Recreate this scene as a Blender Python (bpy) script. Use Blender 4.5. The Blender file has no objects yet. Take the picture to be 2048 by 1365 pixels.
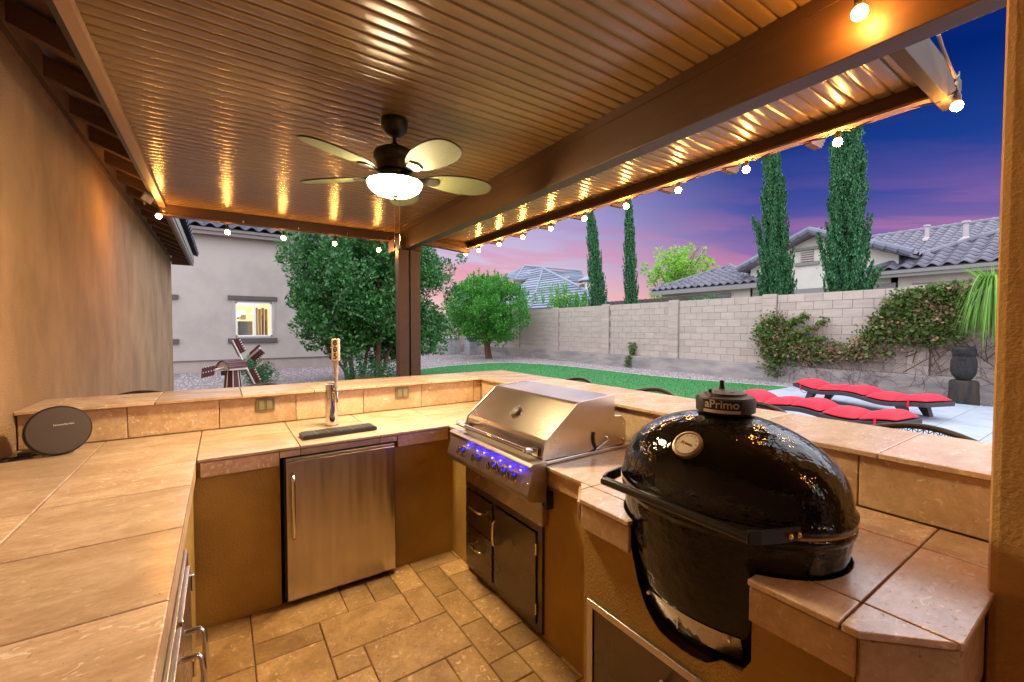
import bpy, bmesh, math, random
import numpy as np
from mathutils import Vector, Matrix, noise as mnoise

random.seed(7)
rng = np.random.default_rng(7)
R = math.radians
PI = math.pi
sc = bpy.context.scene
COL = sc.collection

# ------------------------------------------------------------------ camera
cam_d = bpy.data.cameras.new('camera')
cam = bpy.data.objects.new('camera', cam_d)
COL.objects.link(cam)
cam.location = (0, 0, 1.586)
cam.rotation_euler = (R(90 - 1.7), 0, R(-34.0))
cam_d.sensor_width = 36
cam_d.lens = 861 / 2048 * 36
cam_d.clip_start = 0.03
cam_d.clip_end = 500
sc.camera = cam

# ------------------------------------------------------------------ exposure
sc.view_settings.view_transform = 'Standard'
sc.view_settings.look = 'None'
sc.view_settings.gamma = 1
EXPO = 0.85
sc.view_settings.exposure = EXPO
sc.view_settings.use_curve_mapping = False
cy = sc.cycles
cy.use_denoising = True
cy.max_bounces = 8
cy.diffuse_bounces = 4
cy.glossy_bounces = 4
cy.transparent_max_bounces = 8
cy.sample_clamp_indirect = 4.0
cy.sample_clamp_direct = 0
cy.blur_glossy = 0.5
cy.caustics_reflective = False
cy.caustics_refractive = False

# ------------------------------------------------------------------ world: twilight sky
def srgb(r, g, b):
    f = lambda c: (c / 255) / 12.92 if c <= 10 else ((c / 255 + .055) / 1.055) ** 2.4
    return (f(r), f(g), f(b), 1)

world = bpy.data.worlds.new('World')
sc.world = world
world.use_nodes = True
nt = world.node_tree
nt.nodes.clear()
class G:
    """tiny node-graph helper"""
    def __init__(s, nt): s.nt = nt
    def n(s, t, **k):
        nd = s.nt.nodes.new(t)
        for a, b in k.items(): setattr(nd, a, b)
        return nd
    def put(s, sock, v):
        if v is None: return
        if hasattr(v, 'is_output') or isinstance(v, bpy.types.NodeSocket): s.nt.links.new(v, sock)
        else: sock.default_value = v
    def math(s, op, a, b=None, c=None, clamp=False):
        nd = s.n('ShaderNodeMath', operation=op, use_clamp=clamp)
        for i, v in enumerate((a, b, c)): s.put(nd.inputs[i], v)
        return nd.outputs[0]
    def mix(s, fac, a, b, blend='MIX'):
        nd = s.n('ShaderNodeMix', data_type='RGBA', blend_type=blend)
        s.put(nd.inputs[0], fac); s.put(nd.inputs[6], a); s.put(nd.inputs[7], b)
        return nd.outputs[2]
    def ramp(s, fac, stops, interp='LINEAR'):
        nd = s.n('ShaderNodeValToRGB')
        cr = nd.color_ramp
        cr.interpolation = interp
        while len(cr.elements) < len(stops): cr.elements.new(0.5)
        for e, (p, c) in zip(cr.elements, stops):
            e.position = p
            e.color = c if len(c) == 4 else (*c, 1)
        s.put(nd.inputs[0], fac)
        return nd.outputs[0]
    def noise(s, vec, scale, detail=4, rough=.55, dist=0.0):
        nd = s.n('ShaderNodeTexNoise')
        s.put(nd.inputs['Vector'], vec)
        nd.inputs['Scale'].default_value = scale
        nd.inputs['Detail'].default_value = detail
        nd.inputs['Roughness'].default_value = rough
        nd.inputs['Distortion'].default_value = dist
        return nd.outputs[0]
    def vscale(s, vec, xyz):
        nd = s.n('ShaderNodeVectorMath', operation='MULTIPLY')
        s.put(nd.inputs[0], vec); nd.inputs[1].default_value = xyz
        return nd.outputs[0]

g = G(nt)
tc = g.n('ShaderNodeTexCoord').outputs['Generated']
nrm = g.n('ShaderNodeVectorMath', operation='NORMALIZE'); g.put(nrm.inputs[0], tc)
sx = g.n('ShaderNodeSeparateXYZ'); g.put(sx.inputs[0], nrm.outputs[0])
elev = g.math('ARCSINE', sx.outputs[2])
el = g.math('DIVIDE', elev, R(60))                       # 0 at the horizon, 1 at 60 degrees
az = g.math('ARCTAN2', sx.outputs[0], sx.outputs[1])     # 0 = +Y, growing towards +X
# nearness to the sunset side (about +10 degrees)
near = g.math('COSINE', g.math('SUBTRACT', az, R(5)))
near = g.math('MULTIPLY_ADD', near, 0.5, 0.5)
deep = g.ramp(el, [(0.0, srgb(252, 172, 145)), (0.045, srgb(246, 160, 152)), (0.09, srgb(205, 130, 165)), (0.14, srgb(142, 108, 172)), (0.22, srgb(70, 78, 160)),
                   (0.29, srgb(28, 62, 144)), (0.4, srgb(2, 36, 114)), (0.6, srgb(2, 34, 108)), (1.0, srgb(2, 24, 84))])
soft = g.ramp(el, [(0.0, srgb(252, 206, 190)), (0.08, srgb(238, 200, 208)), (0.15, srgb(212, 194, 222)), (0.25, srgb(176, 168, 220)),
                   (0.42, srgb(84, 104, 186)), (0.7, srgb(20, 58, 140)), (1.0, srgb(4, 30, 96))])
w = g.n('ShaderNodeMapRange', interpolation_type='SMOOTHSTEP')
g.put(w.inputs[0], near); w.inputs[1].default_value = 0.74; w.inputs[2].default_value = 0.96
base = g.mix(w.outputs[0], deep, soft)
# streaky pink clouds
cv = g.n('ShaderNodeCombineXYZ')
g.put(cv.inputs[0], az); g.put(cv.inputs[1], g.math('MULTIPLY_ADD', az, 0.9, g.math('MULTIPLY', elev, 6.5)))
c1 = g.noise(cv.outputs[0], 2.6, 6, .55, .35)
cm = g.ramp(c1, [(0.48, (0, 0, 0)), (0.56, (.65, .65, .65)), (0.68, (1, 1, 1))])
band = g.ramp(el, [(0.0, (.35, .35, .35)), (0.08, (.8, .8, .8)), (0.17, (.6, .6, .6)), (0.24, (.30, .30, .30)), (0.32, (.10, .10, .10)), (0.45, (.05, .05, .05)), (0.8, (0, 0, 0))])
pink = g.ramp(el, [(0.0, srgb(255, 176, 150)), (0.10, srgb(244, 146, 158)), (0.17, srgb(222, 134, 168)), (0.25, srgb(150, 104, 170)), (0.4, srgb(56, 70, 150))])
amt = g.math('MULTIPLY', g.math('MULTIPLY', cm, band), g.math('MULTIPLY_ADD', w.outputs[0], .35, .65), clamp=True)
sky = g.mix(amt, base, pink)
bg = g.n('ShaderNodeBackground')
g.put(bg.inputs[0], sky); bg.inputs[1].default_value = 1.0 / 2 ** EXPO
out = g.n('ShaderNodeOutputWorld')
nt.links.new(bg.outputs[0], out.inputs[0])

# ------------------------------------------------------------------ soft dusk light, high behind the camera
sun_d = bpy.data.lights.new('sun', 'SUN')
sun_d.energy = 4.6
sun_d.angle = R(176)
sun_d.color = (.93, .95, 1.0)
sun = bpy.data.objects.new('sun', sun_d)
COL.objects.link(sun)
sun.location = (-6, -6, 14)
sun.rotation_euler = Vector((0.22, 0.16, -0.96)).to_track_quat('-Z', 'Y').to_euler()

# ------------------------------------------------------------------ materials
MATS = {}
def mat(name, col, rough=.6, metal=0.0, var=None, vscale=8.0, vec=None, stretch=(1, 1, 1), bump=0.0, bscale=40.0, bdetail=4, bdist=.004,
        coat=0.0, spec=.5, island=0.0, rand=0.0, trans=0.0, rvar=0.0, bstretch=None, lo=.35, hi=.65, emis=None, estr=0.0, aniso=0.0, transm=0.0):
    if name in MATS: return MATS[name]
    m = bpy.data.materials.new(name)
    m.use_nodes = True
    nt = m.node_tree
    b = nt.nodes['Principled BSDF']
    g = G(nt)
    tcn = g.n('ShaderNodeTexCoord').outputs['Object']
    oi = g.n('ShaderNodeObjectInfo')
    off = g.n('ShaderNodeVectorMath', operation='MULTIPLY_ADD')
    cmb = g.n('ShaderNodeCombineXYZ')
    for i in range(3): g.put(cmb.inputs[i], oi.outputs['Random'])
    g.put(off.inputs[0], cmb.outputs[0]); off.inputs[1].default_value = (13.1, 27.7, 9.3); g.put(off.inputs[2], tcn)
    v = off.outputs[0]
    c = (*col, 1)
    if var is not None:
        nz = g.noise(g.vscale(v, stretch), vscale, 6, .6, .2)
        c = g.mix(g.ramp(nz, [(lo, (0, 0, 0)), (hi, (1, 1, 1))]), (*col, 1), (*var, 1))
    if rand:
        k = g.math('MULTIPLY_ADD', oi.outputs['Random'], rand, 1 - rand / 2)
        c = g.mix(1.0, c, k, 'MULTIPLY')
    if island:
        gi = g.n('ShaderNodeNewGeometry').outputs['Random Per Island']
        k = g.math('MULTIPLY_ADD', gi, island, 1 - island / 2)
        c = g.mix(1.0, c, k, 'MULTIPLY')
    g.put(b.inputs['Base Color'], c)
    if rvar:
        nz = g.noise(g.vscale(v, bstretch or stretch), bscale, 3)
        g.put(b.inputs['Roughness'], g.math('MULTIPLY_ADD', nz, rvar, rough - rvar / 2))
    else: b.inputs['Roughness'].default_value = rough
    b.inputs['Metallic'].default_value = metal
    b.inputs['Anisotropic'].default_value = aniso
    b.inputs['Anisotropic Rotation'].default_value = .0 if aniso else 0
    b.inputs['Coat Weight'].default_value = coat
    b.inputs['Coat Roughness'].default_value = 0.03
    b.inputs['Specular IOR Level'].default_value = spec
    b.inputs['Transmission Weight'].default_value = transm
    if emis: b.inputs['Emission Color'].default_value = (*emis, 1); b.inputs['Emission Strength'].default_value = estr
    if bump:
        nz = g.noise(g.vscale(v, bstretch or (1, 1, 1)), bscale, bdetail)
        bp = g.n('ShaderNodeBump'); bp.inputs['Strength'].default_value = bump; bp.inputs['Distance'].default_value = bdist
        g.put(bp.inputs['Height'], nz)
        nt.links.new(bp.outputs[0], b.inputs['Normal'])
        if coat: nt.links.new(bp.outputs[0], b.inputs['Coat Normal'])
    if trans:
        tr = g.n('ShaderNodeBsdfTranslucent'); g.put(tr.inputs[0], c)
        mx = g.n('ShaderNodeMixShader'); mx.inputs[0].default_value = trans
        nt.links.new(b.outputs[0], mx.inputs[1]); nt.links.new(tr.outputs[0], mx.inputs[2])
        nt.links.new(mx.outputs[0], nt.nodes['Material Output'].inputs[0])
    MATS[name] = m
    return m

def travertine(name, c1, c2, pale, rough=.38, axis=(1, 1, 1), pits=.5, rand=.16):
    m = bpy.data.materials.new(name); m.use_nodes = True
    nt = m.node_tree; b = nt.nodes['Principled BSDF']; g = G(nt)
    tcn = g.n('ShaderNodeTexCoord').outputs['Object']
    oi = g.n('ShaderNodeObjectInfo')
    cmb = g.n('ShaderNodeCombineXYZ')
    for i in range(3): g.put(cmb.inputs[i], oi.outputs['Random'])
    off = g.n('ShaderNodeVectorMath', operation='MULTIPLY_ADD')
    g.put(off.inputs[0], cmb.outputs[0]); off.inputs[1].default_value = (31.1, 17.7, 23.3); g.put(off.inputs[2], tcn)
    v = g.vscale(off.outputs[0], axis)
    cloud = g.noise(v, 4.5, 8, .62, .6)
    c = g.mix(g.ramp(cloud, [(.33, (0, 0, 0)), (.66, (1, 1, 1))]), (*c1, 1), (*c2, 1))
    fine = g.noise(v, 38, 8, .7, .3)
    c = g.mix(g.ramp(fine, [(.38, (.0, .0, .0)), (.68, (.45, .45, .45))]), c, (*[x * .62 for x in c1], 1))
    # pale curled flecks, more of them in some tiles
    dens = g.noise(v, 3.0, 2, .5)
    thr = g.math('MULTIPLY_ADD', oi.outputs['Random'], 0.07, g.math('MULTIPLY', dens, 0.10))
    fl = g.noise(g.vscale(v, (1, 1, 1)), 26, 5, .55, 1.6)
    flm = g.math('MULTIPLY', g.math('SUBTRACT', g.math('ADD', fl, thr), 0.70), 14, clamp=True)
    c = g.mix(g.math('MULTIPLY', flm, .8), c, (*pale, 1))
    pv = g.noise(v, 70, 3, .5, .8)
    pm = g.math('MULTIPLY', g.math('SUBTRACT', pv, 0.665), 18, clamp=True)
    c = g.mix(g.math('MULTIPLY', pm, pits), c, (*[x * .33 for x in c1], 1))
    k = g.math('MULTIPLY_ADD', oi.outputs['Random'], rand, 1 - rand / 2)
    c = g.mix(1.0, c, k, 'MULTIPLY')
    g.put(b.inputs['Base Color'], c)
    g.put(b.inputs['Roughness'], g.math('MULTIPLY_ADD', fine, .25, rough - .12))
    b.inputs['Specular IOR Level'].default_value = .9 if rough < .25 else .5
    bp = g.n('ShaderNodeBump'); bp.inputs['Strength'].default_value = .5; bp.inputs['Distance'].default_value = .0012
    g.put(bp.inputs['Height'], g.math('SUBTRACT', g.math('MULTIPLY', fine, .6), g.math('MULTIPLY', pm, 1.5)))
    nt.links.new(bp.outputs[0], b.inputs['Normal'])
    MATS[name] = m
    return m

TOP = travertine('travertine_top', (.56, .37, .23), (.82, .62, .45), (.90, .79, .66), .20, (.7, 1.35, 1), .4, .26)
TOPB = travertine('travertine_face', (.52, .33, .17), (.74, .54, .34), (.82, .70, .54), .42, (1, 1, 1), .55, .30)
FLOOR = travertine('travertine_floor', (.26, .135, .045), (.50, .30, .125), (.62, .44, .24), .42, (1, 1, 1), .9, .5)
GROUT = mat('grout', (.36, .23, .12), .9, var=(.27, .17, .09), vscale=30, bump=.4, bscale=150)
STUCCO_OUT = mat('stucco_counter', (.46, .285, .060), .85, var=(.37, .22, .045), vscale=3, bump=1.0, bscale=110, bdetail=6, bdist=.006)
STUCCO_H = mat('stucco_house', (.46, .29, .16), .9, var=(.31, .19, .10), vscale=2.2, bump=1.0, bscale=95, bdetail=7, bdist=.014, stretch=(1, 1, .6))
STUCCO_C = mat('stucco_column', (.62, .37, .12), .9, var=(.54, .31, .10), vscale=4, bump=1.0, bscale=90, bdetail=6, bdist=.005)
STUCCO_W = mat('stucco_wing', (.42, .375, .335), .95, var=(.35, .31, .28), vscale=1.0, lo=.42, hi=.7, bump=.9, bscale=50, bdist=.006)
STUCCO_N = mat('stucco_neighbour', (.64, .63, .56), .95, var=(.58, .57, .50), vscale=1.0, bump=.3, bscale=40)
TRIM = mat('dark_trim', (.10, .082, .078), .8, var=(.085, .07, .066), vscale=5)
WHITEV = mat('white_vinyl', (.78, .80, .84), .4)
PAN = mat('pan_paint', (.225, .140, .052), .22, var=(.20, .124, .046), vscale=3, bump=.5, bscale=260, bdetail=2, bdist=.0009, spec=.6)
BEAM = mat('beam_paint', (.080, .039, .017), .46, spec=.35, var=(.066, .032, .014), vscale=6, stretch=(3, .5, 3), bump=.55, bscale=60, bdetail=5, bdist=.0016, bstretch=(1.2, .12, 3))
WOODD = mat('rafter_wood', (.20, .11, .055), .75, var=(.15, .08, .04), vscale=8, stretch=(.3, 3, 3), bump=.4, bscale=40)
FASC = mat('fascia_paint', (.30, .29, .27), .6)
STEEL = mat('stainless', (.60, .53, .46), .24, 1.0, var=(.52, .46, .41), vscale=3, stretch=(6, 6, .4), rvar=.10, bscale=1.0, bstretch=(7, 7, .7), bump=.45, bdist=.03, bdetail=2)
STEELH = mat('stainless_brushed_level', (.60, .55, .50), .26, 1.0, var=(.54, .49, .45), vscale=4, rvar=.10, bscale=5, bump=.12, bdist=.006, bdetail=1)
CHROME = mat('chrome', (.82, .80, .78), .07, 1.0)
DSTEEL = mat('steel_doors', (.17, .14, .11), .28, 1.0, var=(.14, .115, .09), vscale=4, rvar=.08, bscale=5, aniso=.6)
BLACK = mat('black_plastic', (.012, .012, .012), .35, bump=.2, bscale=200)
CERAM = mat('black_glazed_ceramic', (.004, .0035, .003), .045, spec=.42, bump=.85, bscale=22, bdetail=3, bdist=.0065)
IRON = mat('cast_iron', (.035, .03, .027), .5, .3, bump=.5, bscale=180, bdist=.001)
GOLD = mat('felt_gasket', (.42, .27, .10), .7)
BRASS = mat('brass_bolt', (.85, .55, .22), .2, 1.0)
FANM = mat('fan_bronze', (.022, .019, .015), .45, .4)
WICK = mat('fan_wicker_blade', (.10, .115, .045), .7, var=(.15, .16, .065), vscale=120, stretch=(1, 1, 1), bump=.8, bscale=220, bdist=.002)
CONC = mat('concrete_base', (.42, .37, .34), .95, var=(.25, .235, .24), vscale=1.3, stretch=(1, .6, 2.2), bump=.4, bscale=60, lo=.42, hi=.62)
BLOCK = mat('fence_block', (.51, .425, .375), .95, var=(.43, .355, .31), vscale=3, stretch=(1, .5, 3), rand=.14, bump=.5, bscale=60, bdist=.004)
MORTAR = mat('fence_mortar', (.38, .315, .275), .95, var=(.42, .36, .34), vscale=6)
GRAVEL_G = mat('gravel_ground', (.30, .25, .25), .95, var=(.13, .115, .13), vscale=55, bump=1.0, bscale=45, bdist=.02, lo=.4, hi=.6)
TURF = mat('turf', (.048, .235, .062), .9, var=(.034, .18, .048), vscale=180, bump=1.0, bscale=300, bdist=.01)
CURB = mat('curb_stone', (.50, .47, .47), .9)
TILE_R = mat('roof_tile', (.185, .18, .225), .8, var=(.12, .115, .15), vscale=3, rand=.30)
TILE_B = mat('roof_tile_dark', (.10, .115, .155), .75, var=(.075, .085, .12), vscale=4, rand=.3)
SHING = mat('roof_shingle', (.25, .29, .36), .85, var=(.17, .20, .27), vscale=6, island=.5)
DECKM = mat('deck_paver', (.38, .42, .50), .75, var=(.31, .35, .43), vscale=5, rand=.14)
LEAF_F = mat('leaf_ficus', (.042, .17, .035), .33, island=1.1, trans=.25, spec=.6)
LEAF_C = mat('leaf_citrus', (.06, .27, .025), .45, island=1.0, trans=.35)
LEAF_Y = mat('leaf_cypress', (.032, .15, .052), .6, island=1.3, trans=.15)
LEAF_L = mat('leaf_light', (.22, .48, .04), .55, island=.8, trans=.45)
LEAF_O = mat('leaf_shrub', (.09, .32, .04), .5, island=.9, trans=.35)
LEAF_B = mat('leaf_boxwood', (.03, .17, .05), .5, island=.9, trans=.25)
LEAF_V = mat('leaf_vine', (.10, .17, .03), .6, island=1.1, trans=.3)
LEAF_D = mat('leaf_dry', (.34, .22, .13), .8, island=.9, trans=.3)
LEAF_P = mat('leaf_palm', (.17, .36, .05), .5, island=1.0, trans=.35)
LEAF_T = mat('leaf_bare', (.35, .21, .14), .8, island=.6, trans=.3)
BLOSSOM = mat('blossom', (.75, .30, .12), .6, trans=.3)
BARK = mat('bark', (.16, .085, .05), .9, var=(.09, .05, .03), vscale=20, bump=.6, bscale=50, stretch=(1, 1, .3))
TWIG = mat('twigs', (.17, .13, .14), .9, island=.6)
RED = mat('red_cushion', (.66, .010, .035), .75, bump=.25, bscale=14, bdist=.01)
WICKD = mat('dark_wicker', (.035, .03, .032), .6, bump=.8, bscale=160, bdist=.003)
BRONZE = mat('stool_metal', (.045, .034, .026), .45, .5)
CARVED = mat('carved_dark_wood', (.026, .025, .024), .75, var=(.010, .010, .010), vscale=14, stretch=(1, 1, .3), bump=1.0, bscale=30, bdist=.02, bstretch=(1, 1, .35))
STUMPM = mat('stump_wood', (.05, .034, .024), .8, var=(.014, .012, .011), vscale=9, stretch=(1, 1, .25), bump=1.0, bscale=22, bdist=.02, bstretch=(1, 1, .2))
MAROON = mat('maroon_paint', (.09, .022, .028), .5)
WPAINT = mat('white_paint', (.68, .66, .68), .5)
TAPWOOD = mat('tap_handle_wood', (.56, .40, .26), .6, var=(.48, .33, .20), vscale=12, stretch=(3, 3, .3))
OUTLET = mat('brass_outlet_plate', (.30, .27, .16), .35, .8)
GREYP = mat('speaker_cloth', (.075, .055, .048), .8, bump=.3, bscale=400)
BLOCKW = mat('pale_stone', (.50, .49, .52), .9, var=(.40, .39, .42), vscale=6)
GLASS_W = mat('window_glass', (.06, .07, .08), .03, spec=.9)

def emat(name, col, s):
    m = bpy.data.materials.new(name); m.use_nodes = True
    nt = m.node_tree; nt.nodes.clear()
    e = nt.nodes.new('ShaderNodeEmission'); e.inputs[0].default_value = (*col, 1); e.inputs[1].default_value = s
    o = nt.nodes.new('ShaderNodeOutputMaterial'); nt.links.new(e.outputs[0], o.inputs[0])
    MATS[name] = m
    return m
BULB = emat('bulb_glow', (1.0, .42, .08), 255)
BOWL = emat('bowl_glow', (1.0, .77, .44), 180)
LED = emat('led_blue', (.0022, .0014, 1.0), 1500)
ROOM = emat('lit_room', (1.0, .72, .34), .95)
ROOM2 = emat('lit_room_shade', (.80, .56, .28), .6)
ROOM3 = emat('room_lamp', (1.0, .88, .6), 3)

# ------------------------------------------------------------------ object helpers
WL = {}
def link(name, data, parent=None, loc=(0, 0, 0)):
    o = bpy.data.objects.new(name, data)
    COL.objects.link(o)
    loc = Vector(loc)
    WL[o.name] = loc.copy()
    if parent is not None:
        o.parent = parent
        o.location = loc - WL[parent.name]
    else: o.location = loc
    return o
def thing(name, label, cat, loc=(0, 0, 0), group=None):
    o = link(name, None, None, loc)
    o['label'] = label; o['category'] = cat
    if group: o['group'] = group
    return o
def tag(o, label, cat, group=None):
    o['label'] = label; o['category'] = cat
    if group: o['group'] = group
    return o
def kind(o, k):
    o['kind'] = k
    return o
def copy_tree(o, parent=None):
    c = o.copy(); COL.objects.link(c)
    if parent is not None: c.parent = parent
    WL[c.name] = WL.get(o.name, Vector()).copy()
    for ch in list(o.children): copy_tree(ch, c)
    return c

class MB:
    def __init__(s): s.v = []; s.f = []; s.m = []
    def add(s, vs, fs, mi=0):
        k = len(s.v); s.v += [tuple(p) for p in vs]; s.f += [tuple(i + k for i in f) for f in fs]; s.m += [mi] * len(fs)
        return s
    def box(s, a, b, mi=0, M=None):
        x0, y0, z0 = [min(p, q) for p, q in zip(a, b)]; x1, y1, z1 = [max(p, q) for p, q in zip(a, b)]
        vs = [(x0, y0, z0), (x1, y0, z0), (x1, y1, z0), (x0, y1, z0), (x0, y0, z1), (x1, y0, z1), (x1, y1, z1), (x0, y1, z1)]
        if M is not None: vs = [M @ Vector(p) for p in vs]
        return s.add(vs, [(0, 3, 2, 1), (4, 5, 6, 7), (0, 1, 5, 4), (1, 2, 6, 5), (2, 3, 7, 6), (3, 0, 4, 7)], mi)
    def prism(s, poly, ax, a, b, mi=0):
        """poly: list of 2-D points; extruded along axis ax (0,1,2) from a to b"""
        def P(p, t):
            q = list(p); q.insert(ax, t); return tuple(q)
        n = len(poly)
        vs = [P(p, a) for p in poly] + [P(p, b) for p in poly]
        fs = [tuple(range(n)), tuple(range(2 * n - 1, n - 1, -1))] + [(i, i + n, (i + 1) % n + n, (i + 1) % n) for i in range(n)]
        return s.add(vs, fs, mi)
    def tube(s, pts, r, n=8, closed=False, caps=True, mi=0):
        pts = [Vector(p) for p in pts]; N = len(pts)
        rs = r if isinstance(r, (list, tuple)) else [r] * N
        vs = []; prev = None
        for i, p in enumerate(pts):
            if closed: t = pts[(i + 1) % N] - pts[i - 1]
            else: t = pts[min(i + 1, N - 1)] - pts[max(i - 1, 0)]
            if t.length < 1e-9: t = Vector((0, 0, 1))
            t.normalize()
            if prev is None:
                u = Vector((0, 0, 1)) if abs(t.z) < .9 else Vector((1, 0, 0))
                u = (u - t * u.dot(t)).normalized()
            else:
                u = prev - t * prev.dot(t)
                u = u.normalized() if u.length > 1e-6 else t.orthogonal().normalized()
            prev = u; w = t.cross(u)
            for k in range(n):
                a = 2 * PI * k / n
                vs.append(p + (u * math.cos(a) + w * math.sin(a)) * rs[i])
        fs = []
        for i in range(N if closed else N - 1):
            j = (i + 1) % N
            for k in range(n):
                l = (k + 1) % n
                fs.append((i * n + k, i * n + l, j * n + l, j * n + k))
        if caps and not closed:
            fs.append(tuple(range(n - 1, -1, -1))); fs.append(tuple((N - 1) * n + k for k in range(n)))
        return s.add(vs, fs, mi)
    def lathe(s, prof, c=(0, 0, 0), n=32, sx=1.0, sy=1.0, M=None, mi=0, caps=True):
        """prof: (radius, z) list; sx, sy stretch the round section"""
        c = Vector(c); vs = []
        for r, z in prof:
            for k in range(n):
                a = 2 * PI * k / n
                p = Vector((r * sx * math.cos(a), r * sy * math.sin(a), z))
                if M is not None: p = M @ p
                vs.append(p + c)
        fs = []
        for i in range(len(prof) - 1):
            for k in range(n):
                l = (k + 1) % n
                fs.append((i * n + k, i * n + l, (i + 1) * n + l, (i + 1) * n + k))
        if caps:
            fs.append(tuple(range(n - 1, -1, -1))); fs.append(tuple((len(prof) - 1) * n + k for k in range(n)))
        return s.add(vs, fs, mi)
    def build(s, name, mats, parent=None, bevel=0.0, smooth=False, seg=2, at=None, sub=0, angle=None):
        me = bpy.data.meshes.new(name)
        vs = np.array([tuple(p) for p in s.v], dtype=float)
        if at is None: c = (vs.min(0) + vs.max(0)) / 2
        else: c = np.array(at, float)
        me.from_pydata((vs - c).tolist(), [], s.f)
        mats = mats if isinstance(mats, (list, tuple)) else [mats]
        for m in mats: me.materials.append(m)
        if len(mats) > 1: me.polygons.foreach_set('material_index', s.m)
        bm = bmesh.new(); bm.from_mesh(me); bmesh.ops.recalc_face_normals(bm, faces=bm.faces); bm.to_mesh(me); bm.free()
        if smooth:
            me.polygons.foreach_set('use_smooth', [True] * len(me.polygons))
            me.update()
            try: me.set_sharp_from_angle(angle=R(angle or 38))
            except Exception: pass
        o = link(name, me, parent, c)
        if sub:
            md = o.modifiers.new('sub', 'SUBSURF'); md.levels = sub; md.render_levels = sub
        if bevel:
            md = o.modifiers.new('bevel', 'BEVEL'); md.width = bevel; md.segments = seg; md.limit_method = 'ANGLE'; md.angle_limit = R(35)
        return o
def box(name, a, b, m, parent=None, bevel=0.0):
    return MB().box(a, b).build(name, m, parent, bevel)
def cut(o, cutters):
    """boolean-subtract meshes (MB lists) from o and bake the result"""
    for mb in cutters:
        c = mb.build('cutter', GROUT)
        md = o.modifiers.new('cut', 'BOOLEAN'); md.operation = 'DIFFERENCE'; md.solver = 'EXACT'; md.object = c
        bpy.context.view_layer.update()
        dg = bpy.context.evaluated_depsgraph_get()
        me = bpy.data.meshes.new_from_object(o.evaluated_get(dg))
        o.modifiers.remove(md)
        o.data = me
        bpy.data.objects.remove(c)
    return o
def lettering(text, size, M, m, parent, name='lettering', depth=.0006, spacing=1.0, fatten=0.0):
    cu = bpy.data.curves.new('tmp', 'FONT'); cu.body = text; cu.size = size; cu.extrude = depth; cu.align_x = 'CENTER'; cu.align_y = 'CENTER'
    cu.space_character = spacing; cu.offset = fatten
    t = bpy.data.objects.new('tmp', cu); COL.objects.link(t)
    bpy.context.view_layer.update()
    me = bpy.data.meshes.new_from_object(t.evaluated_get(bpy.context.evaluated_depsgraph_get()))
    bpy.data.objects.remove(t)
    me.transform(M.to_3x3().to_4x4())
    me.materials.clear(); me.materials.append(m)
    return link(name, me, parent, M.translation)
def face_matrix(loc, xdir, ydir):
    x = Vector(xdir).normalized(); y = Vector(ydir); y = (y - x * y.dot(x)).normalized(); z = x.cross(y)
    M = Matrix((x, y, z)).transposed().to_4x4(); M.translation = Vector(loc)
    return M

# ------------------------------------------------------------------ leaf clouds
def leaf_mesh(name, C, size, m, parent=None, up=0.0, aspect=2.0, jitter=.5, stuff=False, out=None, center=None, kindstuff=False, fold=.25):
    """C: (n,3) world positions; one folded leaf at each; up: how upright the leaves' long axes are"""
    n = len(C)
    C = np.asarray(C, float)
    d = rng.normal(size=(n, 3)); d /= np.linalg.norm(d, axis=1)[:, None]
    if out is not None:
        o = np.asarray(out, float); o /= np.linalg.norm(o, axis=1)[:, None] + 1e-9
        d = d * .75 + o * .65
    d[:, 2] += up; d /= np.linalg.norm(d, axis=1)[:, None]
    e = rng.normal(size=(n, 3)); e -= d * (e * d).sum(1)[:, None]; e /= np.linalg.norm(e, axis=1)[:, None]
    nn = np.cross(d, e)
    s = size * (1 + jitter * (rng.random(n) - .5) * 2)[:, None]
    w = s / aspect
    V = np.stack([C - d * s * .5, C + e * w * .5 + nn * w * fold, C + d * s * .5, C - e * w * .5 + nn * w * fold], 1).reshape(-1, 3)
    ctr = V.mean(0) if center is None else np.array(center)
    me = bpy.data.meshes.new(name)
    V = (V - ctr).astype(np.float32)
    me.vertices.add(4 * n); me.vertices.foreach_set('co', V.ravel())
    me.loops.add(4 * n); me.loops.foreach_set('vertex_index', np.arange(4 * n, dtype=np.int32))
    me.polygons.add(n); me.polygons.foreach_set('loop_start', np.arange(0, 4 * n, 4, dtype=np.int32)); me.polygons.foreach_set('loop_total', np.full(n, 4, dtype=np.int32))
    me.update(calc_edges=True)
    me.materials.append(m)
    o = link(name, me, parent, ctr)
    return o
def clumps(centers, radii, per, shell=.55, flat=1.0):
    """points concentrated near the skins of small ellipsoids"""
    P = []; O = []
    for (c, r) in zip(centers, radii):
        k = max(4, int(per * r * r))
        u = rng.normal(size=(k, 3)); u /= np.linalg.norm(u, axis=1)[:, None]
        rr = r * (shell + (1 - shell) * rng.random(k) ** .6)
        q = u * rr[:, None]; q[:, 2] *= flat
        P.append(q + np.array(c)); O.append(u)
    return np.vstack(P), np.vstack(O)
def crown_centers(n, c, rad, rmin, rmax, bias=.5, gap=0.0, seed=1):
    """clump centres filling an ellipsoid, denser near its skin"""
    rg = np.random.default_rng(seed)
    C = []; Rr = []
    while len(C) < n:
        u = rg.normal(size=3); u /= np.linalg.norm(u)
        t = (bias + (1 - bias) * rg.random())
        p = np.array(c) + u * t * np.array(rad)
        if mnoise.noise(Vector(p * .9)) < -0.35 + gap: continue
        C.append(p); Rr.append(rmin + (rmax - rmin) * rg.random())
    return C, Rr
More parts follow.
